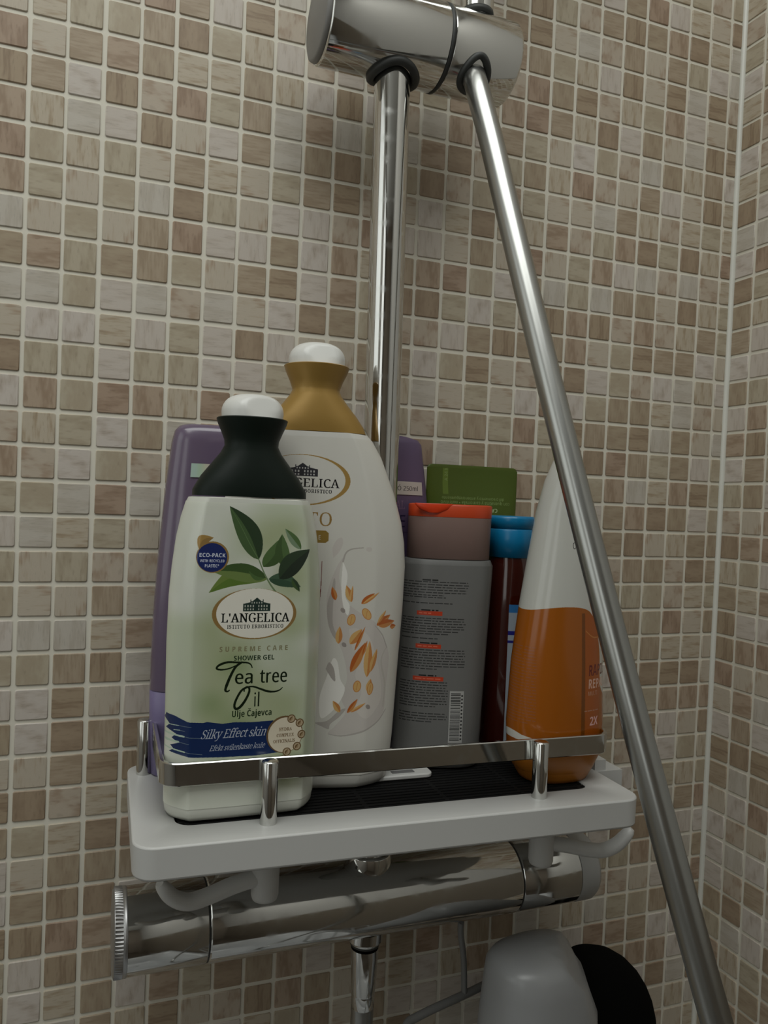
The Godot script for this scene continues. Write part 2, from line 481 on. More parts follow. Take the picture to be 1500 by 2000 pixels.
func print_oat() -> Image:
	var w := Color(0.81, 0.80, 0.77)
	var im := Image.create(760, 1330, false, Image.FORMAT_RGBA8)
	im.fill(w)
	var B := func(x: float, y: float) -> Vector2: return Vector2((x + 58) * 6.5, (212 - y) * 6.5)
	var gold := Color(0.62, 0.5, 0.28)
	var ink := Color(0.07, 0.07, 0.08)
	paint(im, [oval(B.call(-6.6, 183.4), 184, 97)], gold)
	paint(im, [oval(B.call(-7.6, 183.5), 171, 94)], w)
	villa(im, B.call(-6.9, 185.6), 118, 50, Color(0.2, 0.2, 0.22), Color(0.72, 0.71, 0.7))
	letters(im, "L'ANGELICA", B.call(-28.9, 179.2), 46, 286, ink, "Droid Serif", 400)
	letters(im, "L'ANGELICA", B.call(-28.8, 179.2), 46, 286, ink, "Droid Serif", 400)
	letters(im, "ISTITUTO ERBORISTICO", B.call(-25, 175.9), 19, 233, ink, "Droid Serif", 700, 0.0, 0.08)
	letters(im, "TO", B.call(-3.5, 156.6), 72, 101, Color(0.58, 0.46, 0.27), "Droid Serif", 400)
	paint(im, [PackedVector2Array([B.call(-24, 154), B.call(8, 154), B.call(9.8, 152.6), B.call(9.8, 148), B.call(8, 146.7), B.call(-24, 146.7)])], Color(0.55, 0.45, 0.22))
	letters(im, "E", B.call(3.6, 148.6), 24, 12, w)
	stroke(im, smooth([B.call(6.5, 135.8), B.call(6.3, 120), B.call(5.0, 100), B.call(3.4, 78), B.call(3.0, 60)]), [2, 3, 2], Color(0.4, 0.1, 0.08))
	# poured milk
	var m1 := Color(0.78, 0.755, 0.73)
	var m2 := Color(0.69, 0.665, 0.64)
	var m3 := Color(0.92, 0.91, 0.89)
	var A := func(pts: Array, col: Color) -> void:
		var o := []
		for p in pts:
			o.append(B.call(p[0], p[1]))
		o.append(o[0])
		paint(im, [PackedVector2Array(smooth(o, 6))], col)
	A.call([[16, 134], [19, 138], [17, 128], [19, 118], [22, 112], [27, 108], [33, 104], [40, 100], [44, 92], [50, 80], [49, 60], [48, 45], [40, 36], [28, 33], [14, 33], [18, 38], [24, 46], [21, 55], [24, 66], [22, 78], [18, 88], [12, 98], [10, 112], [12, 124]], m1)
	A.call([[12.5, 118], [14, 126], [15, 122], [14, 110], [14.5, 98], [18, 90], [15, 91], [11.5, 99], [10.5, 110]], m2)
	A.call([[19, 136], [22, 128], [21, 116], [24, 110], [23, 104], [20, 110], [18.5, 122]], m3)
	A.call([[24, 96], [30, 96], [36, 92], [40, 84], [44, 70], [46, 55], [42, 46], [36, 42], [30, 48], [33, 58], [29, 68], [31, 78], [26, 86]], Color(0.81, 0.785, 0.76))
	A.call([[12, 68], [15, 78], [18, 76], [20, 66], [23, 60], [20, 52], [14, 45], [9, 43], [8, 55]], m3)
	A.call([[11, 72], [13, 76], [16, 72], [17, 65], [15, 66]], m2)
	A.call([[5, 40], [13, 41], [20, 47], [24, 48], [20, 43], [15, 39], [14, 36], [9, 38]], m2)
	stroke(im, smooth([B.call(14, 33), B.call(22, 31.8), B.call(34, 34), B.call(44, 39), B.call(49.5, 46)]), [2, 7, 3], m2)
	stroke(im, smooth([B.call(40, 98), B.call(45, 92), B.call(48.5, 84)]), [2, 5, 4], m2)
	stroke(im, smooth([B.call(48, 84), B.call(45, 76), B.call(48, 62), B.call(47.5, 48)]), [3, 8, 5], Color(0.74, 0.72, 0.69))
	stroke(im, smooth([B.call(19, 136), B.call(20.5, 141), B.call(24, 143.5), B.call(31, 144.5)]), [7, 6, 4], m2)
	paint(im, [oval(B.call(34.5, 143.6), 12, 9)], m1)
	A.call([[13, 138], [12.5, 144], [15, 149], [18, 150], [18.5, 146], [16, 141]], m1)
	for s in [[21.5, 86.5], [20, 107], [37.5, 49]]:
		paint(im, [oval(B.call(s[0], s[1]), 11, 8, 24, 0.8)], Color(0.6, 0.57, 0.55))
	# oat grains and flakes
	var o1 := Color(0.76, 0.52, 0.30)
	var o2 := Color(0.70, 0.38, 0.18)
	var o3 := Color(0.82, 0.66, 0.42)
	for s in [[15.5, 113, 13, 121, 0.2, 1], [25, 112, 21.5, 122, 0.2, 0], [24.5, 113, 25.5, 122, 0.1, 0], [31, 111, 39, 117.5, 0.18, 1], [32, 111, 42, 118, 0.08, 0], [41, 98, 50, 104, 0.2, 1], [41.5, 99, 47, 107, 0.12, 0], [42, 98, 53, 100, 0.22, 1], [50, 96.5, 54, 97, 0.4, 1], [18, 87, 18.5, 97.5, 0.2, 0], [25, 87, 32, 96, 0.24, 0], [28, 83, 34, 97.5, 0.06, 1], [26, 70, 34.5, 88, 0.14, 1], [33, 80, 35.5, 89, 0.1, 1], [36, 67, 37, 89, 0.12, 0], [38, 70, 42, 84, 0.12, 0], [37, 58, 38.5, 66, 0.24, 0], [20.5, 46, 16, 53, 0.22, 0], [25, 45.5, 31, 54, 0.14, 1], [27, 46, 36, 51.5, 0.1, 0]]:
		leaf(im, B.call(s[0], s[1]), B.call(s[2], s[3]), s[4], [o3, o2][s[5]], [o1, o1][s[5]])
	for s in [[34.5, 105, 13, 22, -0.6], [25.3, 101.5, 13, 20, 0.3], [30.3, 61.5, 13, 20, 0.1], [38.4, 60, 10, 22, 0.1]]:
		paint(im, [oval(B.call(s[0], s[1]), s[2] + 3, s[3] + 3, 32, s[4])], o1)
		paint(im, [oval(B.call(s[0], s[1]), s[2], s[3], 32, s[4])], o3)
		stroke(im, [B.call(s[0] - 0.4, s[1] - 2), B.call(s[0] + 0.3, s[1] + 2)], [4, 2], o1)
	return im

func print_grey() -> Image:
	var im := Image.create(480, 1104, false, Image.FORMAT_RGBA8)
	im.fill(Color(0.43, 0.43, 0.42))
	var B := func(x: float, y: float) -> Vector2: return Vector2((x + 30) * 8, (138 - y) * 8)
	var ink := Color(0.2, 0.2, 0.2)
	var red := Color(0.72, 0.24, 0.13)
	var k := 0
	for s in [[122.2, 6, 1.72], [112.2, 1, 2], [108.5, 1, 2], [98.6, 6, 1.7], [88.4, 1, 2], [85.4, 1, 2], [78.0, 8, 1.75], [57.0, 10, 1.75], [36.5, 4, 1.75]]:
		k += 1
		var p0: Vector2 = B.call(-26.0, s[0])
		var p1: Vector2 = B.call(16.0 if s[0] > 52 and k != 8 else 5.0, s[0])
		fine_print(im, p0.x, p1.x, p0.y, s[1], s[2] * 8, 11, ink, k)
	for s in [[123.6, 0], [104.0, 1], [82.6, 1], [61.4, 1]]:
		fine_print(im, B.call(-14.5, s[0]).x, B.call(-3, s[0]).x, B.call(0, s[0]).y, 1, 10, 15, Color(0.1, 0.1, 0.1), 40 + int(s[0]))
		if s[1]:
			var c := [B.call(-17.2 if s[0] > 70 else -18.2, s[0] - 1.1), B.call(-0.7 if s[0] > 70 else 1.6, s[0] - 3.9)]
			im.fill_rect(Rect2i(c[0].x, c[0].y, c[1].x - c[0].x, c[1].y - c[0].y), red)
			fine_print(im, c[0].x + 10, c[1].x - 8, c[0].y + 8, 1, 8, 12, Color(0.82, 0.42, 0.32), 60 + int(s[0]))
	var a: Vector2 = B.call(6.2, 51.4)
	im.fill_rect(Rect2i(a.x, a.y, 74, 272), Color(0.66, 0.66, 0.65))
	var r := RandomNumberGenerator.new()
	r.seed = 9
	var y := a.y + 12
	while y < a.y + 255:
		var t := r.randf_range(2, 6)
		im.fill_rect(Rect2i(a.x + 6, y, 52, t), Color(0.12, 0.12, 0.12))
		y += t + r.randf_range(2, 6)
	y = a.y + 20
	while y < a.y + 250:
		im.fill_rect(Rect2i(a.x + 61, y, 9, 9), Color(0.2, 0.2, 0.2))
		y += 19
	return im

func print_green() -> Image:
	var im := Image.create(640, 480, false, Image.FORMAT_RGBA8)
	im.fill(Color(0.27, 0.335, 0.045))
	var B := func(x: float, y: float) -> Vector2: return Vector2((x + 40) * 8, (202 - y) * 8)
	var pale := Color(0.5, 0.58, 0.36)
	im.fill_rect(Rect2i(B.call(-24.7, 200).x, B.call(0, 200).y, 34, 160), Color(0.36, 0.44, 0.14))
	letters(im, "A 24 M", B.call(-21.0, 189.5), 26, 84, pale, "Droid Sans", 400, 0.0, 0.0, -PI / 2)
	# the tube stands on its cap, so its print is upside down
	letters(im, "del crecimiento y antiencrespamiento", B.call(25, 178.3), 24, 404, pale, "Droid Sans", 400, 0.0, 0.0, PI)
	letters(im, "con queratina y camomila • nutritivo", B.call(30, 175.2), 26, 452, pale, "Droid Sans", 400, 0.0, 0.0, PI)
	letters(im, "CA", B.call(19.4, 170.6), 30, 44, Color(0.66, 0.72, 0.55), "Droid Sans", 700, 0.0, 0.0, PI)
	return im

func print_orange() -> Image:
	var im := Image.create(560, 1640, false, Image.FORMAT_RGBA8)
	var amber := Color(0.60, 0.33, 0.075)
	im.fill(Color(0.76, 0.76, 0.73))
	var B := func(x: float, y: float) -> Vector2: return Vector2((x + 35) * 8, (205 - y) * 8)
	var top := []
	for p in smooth([[-36, 105.0], [-28, 108.0], [-20, 110.4], [-10, 111.8], [0, 111.6], [7, 110], [11, 107], [15, 101], [18, 93], [20, 84], [22, 60], [36, 50]].map(func(e): return Vector2(e[0], e[1]))):
		top.append(B.call(p.x, p.y))
	paint(im, [PackedVector2Array(top + [B.call(36, 20), B.call(-36, 31)])], amber)
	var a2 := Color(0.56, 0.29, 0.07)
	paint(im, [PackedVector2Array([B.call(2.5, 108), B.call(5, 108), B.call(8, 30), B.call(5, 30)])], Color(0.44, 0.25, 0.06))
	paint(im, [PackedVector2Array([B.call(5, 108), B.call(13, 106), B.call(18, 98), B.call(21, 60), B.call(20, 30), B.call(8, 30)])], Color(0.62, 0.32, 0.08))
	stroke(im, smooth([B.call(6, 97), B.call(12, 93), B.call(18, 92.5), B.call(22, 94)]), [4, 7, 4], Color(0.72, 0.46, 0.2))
	letters(im, "O", B.call(-4.6, 147.8), 46, 22, Color(0.12, 0.12, 0.12))
	letters(im, "RAPID", B.call(9.0, 68.6), 76, 150, Color(0.38, 0.1, 0.05), "Droid Sans", 700)
	letters(im, "REPAIR", B.call(9.2, 60.6), 66, 160, Color(0.82, 0.66, 0.58), "Droid Sans", 700)
	letters(im, "MULTI", B.call(9.4, 56.2), 30, 70, Color(0.72, 0.56, 0.46))
	fine_print(im, B.call(7, 46).x, B.call(30, 46).x, B.call(7, 47).y, 1, 10, 10, Color(0.68, 0.5, 0.4), 4)
	letters(im, "2X", B.call(11.6, 37.2), 60, 62, Color(0.86, 0.68, 0.66), "Droid Sans", 700)
	fine_print(im, B.call(-33, 86).x, B.call(-24, 86).x, B.call(-33, 86).y, 26, 15, 9, Color(0.56, 0.34, 0.22), 5)
	paint(im, [PackedVector2Array([B.call(-36, 35), B.call(-30, 31), B.call(-22, 29), B.call(-14, 29.4), B.call(-22, 27), B.call(-36, 26)])], Color(0.8, 0.79, 0.76))
	paint(im, [PackedVector2Array([B.call(-36, 28), B.call(-22, 26.6), B.call(0, 27.6), B.call(36, 30), B.call(36, 0), B.call(-36, 0)])], a2)
	return im

func print_sticker(words: String, w: float, fade: bool) -> Image:
	var im := Image.create(256, 128, false, Image.FORMAT_RGBA8)
	im.fill(Color(0.74, 0.73, 0.70))
	if fade:      # iridescent foil edge
		for k in 24:
			im.fill_rect(Rect2i(k * 3, 0, 3, 128), Color.from_hsv(0.42 - k * 0.015, 0.12, 0.74))
	letters(im, words, Vector2(122 if not fade else 96, 88), 62, w, Color(0.12, 0.1, 0.12))
	return im

# ---------------------------------------------------------------- tiles
func tile_mesh(w: float, h: float, turned: int) -> ArrayMesh:
	var st := SurfaceTool.new()
	st.begin(Mesh.PRIMITIVE_TRIANGLES)
	var add := func(v: Vector3) -> void:
		var u := Vector2(v.x / 0.02 + 0.5, 0.5 - v.y / 0.02)
		for k in turned:
			u = Vector2(1 - u.y, u.x)
		st.set_uv(u)
		st.add_vertex(v)
	var outline := func(inset: float, z: float) -> Array:
		var x := w / 2 - inset
		var y := h / 2 - inset
		var c := 0.0008 - inset * 0.4
		return [Vector3(x, y - c, z), Vector3(x - c, y, z), Vector3(c - x, y, z), Vector3(-x, y - c, z), Vector3(-x, c - y, z), Vector3(c - x, -y, z), Vector3(x - c, -y, z), Vector3(x, c - y, z)]
	var a: Array = outline.call(0.0004, 0.0)
	var b: Array = outline.call(0.0, -0.0004)
	var c: Array = outline.call(0.0, -0.003)
	sg += 1
	st.set_smooth_group(sg)
	for k in range(1, 7):
		for v in [a[0], a[k + 1], a[k]]:
			add.call(v)
	for pair in [[a, b], [b, c]]:
		sg += 1
		st.set_smooth_group(sg)
		for k in 8:
			var j := (k + 1) % 8
			for v in [pair[0][k], pair[0][j], pair[1][j], pair[0][k], pair[1][j], pair[1][k]]:
				add.call(v)
	return done(st)

func tile_materials() -> Array:
	# stone-look glazes: [ground, streak, share of streak]
	var kinds := [
		[Color(0.755, 0.720, 0.680), Color(0.710, 0.668, 0.622), 0.40], [Color(0.765, 0.732, 0.696), Color(0.690, 0.645, 0.598), 0.30], [Color(0.742, 0.716, 0.672), Color(0.700, 0.668, 0.618), 0.40],
		[Color(0.705, 0.668, 0.590), Color(0.660, 0.612, 0.530), 0.45], [Color(0.715, 0.672, 0.600), Color(0.640, 0.578, 0.490), 0.35], [Color(0.695, 0.656, 0.578), Color(0.645, 0.600, 0.518), 0.45], [Color(0.720, 0.680, 0.616), Color(0.650, 0.578, 0.498), 0.35], [Color(0.708, 0.660, 0.596), Color(0.625, 0.550, 0.474), 0.40],
		[Color(0.660, 0.600, 0.520), Color(0.605, 0.540, 0.458), 0.45], [Color(0.668, 0.598, 0.522), Color(0.590, 0.512, 0.434), 0.42], [Color(0.648, 0.592, 0.506), Color(0.608, 0.544, 0.462), 0.45],
		[Color(0.620, 0.550, 0.466), Color(0.570, 0.498, 0.418), 0.45], [Color(0.628, 0.562, 0.474), Color(0.556, 0.484, 0.402), 0.38], [Color(0.644, 0.564, 0.490), Color(0.570, 0.486, 0.412), 0.40]]
	var out := []
	var grain := FastNoiseLite.new()
	grain.frequency = 1.0
	grain.noise_type = FastNoiseLite.TYPE_SIMPLEX_SMOOTH
	grain.fractal_octaves = 3
	for k in kinds.size():
		grain.seed = 31 + k * 7
		var im := Image.create(96, 96, false, Image.FORMAT_RGBA8)
		var stretch: float = [4.0, 2.4, 3.2, 1.6][k % 4]
		for y in 96:
			for x in 96:
				var broad := grain.get_noise_2d(x * 0.007, y * 0.007 * stretch + 40.0) * 0.5 + 0.5
				var veins := grain.get_noise_2d(x * 0.016 + 200.0, y * 0.03 * stretch + 7.0) * 0.5 + 0.5
				var fine := grain.get_noise_2d(x * 0.05 + 90.0, y * 0.09 * stretch) * 0.5 + 0.5
				var s := smoothstep(0.78 - kinds[k][2], 1.12 - kinds[k][2], broad * 0.7 + veins * 0.3)
				var c: Color = kinds[k][0].lerp(kinds[k][1], s)
				var f := 0.985 + 0.03 * fine - 0.05 * smoothstep(0.66, 0.8, veins)
				im.set_pixel(x, y, Color(c.r * f, c.g * f, c.b * f))
		var m := textured(im, 0.42)
		m.metallic_specular = 0.4
		m.resource_name = "mosaic_tile"
		out.append(m)
	return out

func tile_pick() -> int:
	var r := rng.randf()
	if r < 0.24:
		return rng.randi_range(0, 2)
	if r < 0.60:
		return rng.randi_range(3, 7)
	if r < 0.84:
		return rng.randi_range(8, 10)
	return rng.randi_range(11, 13)

func tiled(wall: MeshInstance3D, cells: Array, mats: Array, cam: Camera3D) -> void:
	# cells: [centre, width, turn of the wall]. The cells that show largest are parts, the others one part.
	var shapes := {}
	var shape := func(w: float, turned: int) -> ArrayMesh:
		var key := "%d_%d" % [roundi(w * 1e5), turned]
		if not shapes.has(key):
			shapes[key] = tile_mesh(w, 0.0194, turned)
		return shapes[key]
	var view := cam.transform.affine_inverse()
	var ranked := []
	for c in cells:
		var q: Vector3 = view * c[0]
		var s := Vector2(714.4 - 1510.06 * q.x / q.z, 1023.1 + 1510.06 * q.y / q.z)
		# seen, and not behind the big bottles or the tray
		var seen: bool = s.x > -20 and s.x < 1520 and s.y > -20 and s.y < 2020 and not Rect2(350, 900, 420, 640).has_point(s) and not Rect2(300, 1600, 880, 60).has_point(s) and not Rect2(800, 1050, 300, 400).has_point(s)
		ranked.append([(1.0 / (q.z * q.z)) * (absf(q.x) * 0.0 + 1.0) if seen else 0.0, c])
	ranked.sort_custom(func(a, b): return a[0] > b[0])
	var rest := {}
	for k in ranked.size():
		var c: Array = ranked[k][1]
		var kind := tile_pick()
		var turned: int = [0, 2, 1, 3][rng.randi_range(0, 3)]
		var tilt := Vector3(rng.randf_range(-0.25, 0.25), c[2] + rng.randf_range(-0.25, 0.25), rng.randf_range(-0.4, 0.4))
		if k < 300 and ranked[k][0] > 0.0:
			part("tile", shape.call(c[1], turned), mats[kind], wall, c[0], tilt)
		else:
			if not rest.has(kind):
				rest[kind] = SurfaceTool.new()
				rest[kind].begin(Mesh.PRIMITIVE_TRIANGLES)
			rest[kind].append_from(shape.call(c[1], turned), 0, Transform3D(Basis.from_euler(tilt * PI / 180), c[0]))
	var whole := ArrayMesh.new()
	for kind in rest:
		rest[kind].commit(whole)
		whole.surface_set_material(whole.get_surface_count() - 1, mats[kind])
	if whole.get_surface_count():
		var o := MeshInstance3D.new()
		o.name = "tile_field"
		o.mesh = whole
		o.set_meta("kind", "stuff")
		wall.add_child(o)

func window_place(n: int) -> Transform3D:      # x along the sill, y up the pane, z into the room
	if n != 1:
		return Transform3D(Basis(Vector3.UP, deg_to_rad(WINDOWS[n][1])), WINDOWS[n][0])
	return Transform3D(Basis(Vector3.RIGHT, PI / 2), WINDOWS[1][0] - Vector3(0, 0, WINDOWS[1][2].y / 2))

func build_room(cam: Camera3D) -> void:
	var grout := mat(Color(0.70, 0.67, 0.575), 0.8)
	var plaster := mat(Color(0.46, 0.445, 0.42), 0.9)
	var brown := mat(Color(0.17, 0.14, 0.105), 0.7)
	var back := structure("wall_back", boxes([[Vector3(-1.12, -0.1, -0.12), Vector3(XC + 0.12, 2.6, -0.0009)]]), grout, "back wall of beige mosaic tiles with pale grout behind the shower shelf", "wall")
	var right := structure("wall_right", boxes([[Vector3(XC + 0.0009, -0.1, -0.0009), Vector3(XC + 0.12, 2.6, 0.1345)]]), grout, "right wall of beige mosaic tiles that meets the back wall in the corner", "wall")
	structure("wall_side", boxes([[Vector3(XC, 1.22, 0.1365), Vector3(XC + 0.12, 2.42, 2.33)]]), plaster, "plain painted wall beyond the tiled strip on the right", "wall")
	structure("trim_2", boxes([[Vector3(XC - 0.001, -0.05, 0.1345), Vector3(XC + 0.1, 2.5, 0.1365)]]), mat(Color(0.03, 0.03, 0.03), 0.5), "dark edge strip where the tiles on the right end", "trim")
	structure("trim_3", boxes([[Vector3(XC, -0.1, 0.1365), Vector3(XC + 0.12, 1.22, 2.33)]]), brown, "dark brown panelling on the lower half of the painted wall on the right", "panelling")
	var mats := tile_materials()
	var cells := []
	for j in range(-35, 70):
		for i in range(-46, 26):
			var x := (i + 0.5) * P
			var w := 0.0194
			if i == 25:          # the cut tiles in the corner
				w = XC - 0.0026 - (25 * P + 0.0013)
				x = 25 * P + 0.0013 + w / 2
			var y := YT - (j + 0.5) * P
			# joints between the sheets of mosaic are a little wider
			if i == 16 or i == 1:
				x -= 0.0004
			if j == 7 or j == 22:
				y += 0.0004
			if j == 8 or j == 23:
				y -= 0.0004
			cells.append([Vector3(x + rng.randf_range(-0.0002, 0.0002), y + rng.randf_range(-0.0002, 0.0002), 0.0), w, 0.0])
	tiled(back, cells, mats, cam)
	cells = []
	for j in range(-35, 70):
		for k in 6:
			cells.append([Vector3(XC, YT - (j + 0.5) * P + rng.randf_range(-0.0002, 0.0002), (k + 0.5) * P + 0.0008), 0.0194, -90.0])
	tiled(right, cells, mats, cam)
	# silicone bead in the corner
	structure("trim_1", barred([Vector3(XC - 0.0005, -0.05, 0.0005), Vector3(XC - 0.0005, 2.5, 0.0005)], [0.0026], 12), mat(Color(0.66, 0.66, 0.60), 0.35), "thin pale sealant bead running down the corner of the tiled walls", "trim")
	structure("wall_left", boxes([[Vector3(-1.12, -0.1, 0), Vector3(-1.0, 1.24, 2.33)], [Vector3(-1.12, 2.36, 0), Vector3(-1.0, 2.54, 2.33)], [Vector3(-1.12, 1.24, 0), Vector3(-1.0, 2.36, 0.04)], [Vector3(-1.12, 1.24, 0.80), Vector3(-1.0, 2.36, 1.18)], [Vector3(-1.12, 1.24, 1.94), Vector3(-1.0, 2.36, 2.33)]]), plaster, "plain wall on the left with the two frosted windows", "wall")
	structure("wall_front", boxes([[Vector3(-1.12, -0.1, 2.33), Vector3(XC + 0.12, 2.54, 2.45)]]), mat(Color(0.24, 0.20, 0.16), 0.8), "plain brown wall opposite the shower", "wall")
	structure("ceiling", boxes([[Vector3(-1.12, 2.42, -0.12), Vector3(-0.70, 2.54, 2.45)], [Vector3(0.50, 2.42, -0.12), Vector3(XC + 0.12, 2.54, 2.45)], [Vector3(-0.70, 2.42, -0.12), Vector3(0.50, 2.54, 0.25)], [Vector3(-0.70, 2.42, 1.05), Vector3(0.50, 2.54, 2.45)]]), mat(Color(0.8, 0.8, 0.78), 0.9), "plain white ceiling with a skylight above the shower", "ceiling")
	structure("floor", boxes([[Vector3(-1.12, -0.1, -0.12), Vector3(XC + 0.12, 0.0, 2.45)]]), mat(Color(0.10, 0.08, 0.06), 0.6), "brown floor below the shower", "floor")
	# frosted windows: frame and panes; the daylight stands just in front of each pane
	var frame := mat(Color(0.75, 0.75, 0.73), 0.5)
	var glow := mat(Color(0.7, 0.75, 0.75), 0.4)
	glow.emission_enabled = true
	glow.emission = Color(0.96, 0.99, 1.0)
	glow.emission_energy_multiplier = 0.3
	for n in 3:
		var w: Vector2 = WINDOWS[n][2]
		var st := begin()
		for b in [[Vector3(-w.x / 2, 0, -0.05), Vector3(w.x / 2, 0.05, 0.04)], [Vector3(-w.x / 2, w.y - 0.05, -0.05), Vector3(w.x / 2, w.y, 0.04)], [Vector3(-w.x / 2, 0.05, -0.05), Vector3(-w.x / 2 + 0.05, w.y - 0.05, 0.04)], [Vector3(w.x / 2 - 0.05, 0.05, -0.05), Vector3(w.x / 2, w.y - 0.05, 0.04)]]:
			box(st, b[0], b[1])
		var win := structure("window_%d" % (n + 1), done(st), frame, ["white framed frosted window in the left wall, next to the shower", "white framed frosted skylight in the ceiling above the shower", "second white framed frosted window in the left wall, farther from the shower"][n], "window")
		win.transform = window_place(n)
		part("pane", boxes([[Vector3(0.05 - w.x / 2, 0.05, -0.025), Vector3(w.x / 2 - 0.05, w.y - 0.05, -0.015)]]), glow, win)
	# white bathtub under the shower, below the frame
	var tub := thing("bathtub", "white bathtub standing below the shower mixer", "bathtub", Vector3(-0.21, 0.0, 0.385))
	var st := begin()
	wall_strip(st, rrect(0.76, 0.375, 0.03), 0.0, rrect(0.76, 0.375, 0.03), 0.54)
	wall_strip(st, rrect(0.76, 0.375, 0.03), 0.54, rrect(0.70, 0.32, 0.12), 0.55)
	wall_strip(st, rrect(0.70, 0.32, 0.12), 0.55, rrect(0.62, 0.25, 0.10), 0.20)
	wall_strip(st, rrect(0.62, 0.25, 0.10), 0.20, rrect(0.56, 0.20, 0.08), 0.16)
	fan(st, rrect(0.56, 0.20, 0.08), 0.16, true)
	part("basin", done(st), mat(Color(0.5, 0.51, 0.52), 0.2), tub)
	part("drain", lathe([[0.0, 0.0], [0.03, 0.0], [0.032, 0.003], [0.0, 0.004]]), chrome, tub, Vector3(0.4, 0.16, 0))

# ---------------------------------------------------------------- shower fittings
func build_fittings() -> void:
	var rubber := mat(Color(0.03, 0.032, 0.03), 0.55)
	var grey := mat(Color(0.33, 0.33, 0.32), 0.4)
	# riser pipe
	var riser := thing("riser_pipe", "polished chrome riser pipe standing behind the white oat milk bottle", "pipe", Vector3(0.2228, 1.19, 0.058))
	part("tube", barred([Vector3(0, 0, 0), Vector3(-0.0046, 0.5, 0), Vector3(-0.0084, 0.9, 0)], [0.0116], 48), chrome, riser)
	part("collar", lathe([[0.0145, -0.006], [0.0150, -0.005], [0.0150, 0.006], [0.0145, 0.007], [0.0116, 0.007]]), chrome, riser)
	# mixer
	var mx := thing("shower_mixer", "horizontal chrome thermostatic mixer bar mounted under the white shelf", "mixer tap", Vector3(0.0, 1.1668, 0.058), 0.0)
	var L := Vector3(0, 0, 90)   # turns a lathe's y axis to -x
	part("body", lathe([[0.0238, -0.3285], null, [0.0247, -0.3275], [0.0247, -0.1170], null, [0.0238, -0.1160]], 64), chrome, mx, Vector3.ZERO, L)
	part("seam", lathe([[0.0240, -0.1163], [0.0240, -0.1151]], 48), rubber, mx, Vector3.ZERO, L)
	part("seam", lathe([[0.0240, -0.3294], [0.0240, -0.3282]], 48), rubber, mx, Vector3.ZERO, L)
	var lever := part("temperature_handle", lathe([[0.0238, -0.1153], null, [0.0247, -0.1145], [0.0247, -0.0692], null, [0.0243, -0.0690]], 64), chrome, mx, Vector3.ZERO, L)
	var st := begin()
	for k in 72:             # knurled grip
		var a := TAU * k / 72
		var t := Vector2(cos(a), sin(a))
		var n := Vector2(-t.y, t.x)
		crease(st)
		var tip := t * 0.0251
		for side in [-1.0, 1.0]:
			var foot: Vector2 = t * 0.0240 + n * 0.0010 * side
			var p0: Vector2 = foot if side < 0 else tip
			var p1: Vector2 = tip if side < 0 else foot
			quad(st, Vector3(0.0622, p0.x, p0.y), Vector3(0.0668, p0.x, p0.y), Vector3(0.0668, p1.x, p1.y), Vector3(0.0622, p1.x, p1.y))
	part("knurled_grip", done(st), mat(Color(0.5, 0.5, 0.5), 0.3, 0.9), lever, Vector3.ZERO, Vector3(0, 0, -90))
	part("grip_ring", lathe([[0.0249, -0.0691], [0.0250, -0.0688], [0.0250, -0.0668], [0.0240, -0.0666], [0.0240, -0.0620], null, [0.0234, -0.0614], [0.0, -0.0612]], 64), mat(Color(0.42, 0.42, 0.42), 0.35, 0.9), lever)
	var stop := part("flow_handle", lathe([[0.0236, -0.3296], [0.0244, -0.3305], [0.0244, -0.3755], null, [0.0236, -0.3760]], 64), chrome, mx, Vector3.ZERO, L)
	part("end_cap", lathe([[0.0242, -0.3762], [0.0244, -0.3770], [0.0240, -0.3900], [0.0222, -0.3930], [0.0, -0.3938]], 64), grey, stop)
	for x in [0.15, 0.300]:
		part("wall_union", lathe([[0.03, -0.056], [0.03, -0.050], null, [0.016, -0.046], [0.016, -0.01]], 40), chrome, mx, Vector3(x, 0, 0), Vector3(90, 0, 0))
	part("outlet", lathe([[0.0120, -0.022], [0.0120, -0.0285], null, [0.0102, -0.0295], [0.0100, -0.031]], 40), chrome, mx, Vector3(0.2225, 0, 0))
	part("outlet_washer", lathe([[0.0098, -0.0305], [0.0098, -0.0325]], 40), rubber, mx, Vector3(0.2225, 0, 0))
	# slide holder on the riser
	var hold := thing("shower_holder", "chrome barrel holder clamped on the riser pipe near the top", "shower holder", Vector3(0.0, 1.7268, 0.058))
	part("barrel", lathe([[0.0255, -0.2478], null, [0.0262, -0.2470], [0.0262, -0.1705], null, [0.0256, -0.1695], [0.0240, -0.1692], [0.0, -0.1692]], 64), chrome, hold, Vector3.ZERO, L)
	part("end_disc", lathe([[0.0, -0.1700], [0.0246, -0.1700], [0.0250, -0.1688], [0.0244, -0.1668], [0.0225, -0.1660], [0.0, -0.1658]], 64), mat(Color(0.20, 0.195, 0.185), 0.45), hold, Vector3.ZERO, L)
	part("seam_ring", lathe([[0.0256, -0.2500], [0.0264, -0.2497], [0.0264, -0.2480], [0.0256, -0.2476]], 64), rubber, hold, Vector3.ZERO, L)
	part("swivel_head", lathe([[0.0, -0.2992], [0.0246, -0.2992], null, [0.0262, -0.2972], [0.0262, -0.2508], null, [0.0255, -0.2500]], 64), chrome, hold, Vector3.ZERO, L)
	var g := begin()
	var ring := []
	for k in 49:
		var a := TAU * k / 48
		var x := 0.0146 * cos(a)
		var z := 0.0146 * sin(a)
		ring.append(Vector3(0.2183 + x, -sqrt(0.0262 * 0.0262 - z * z) - 0.0003, z))
	bar(g, PackedVector3Array(ring), [0.0028], 10)
	part("riser_gasket", done(g), rubber, hold)
	g = begin()
	ring = []
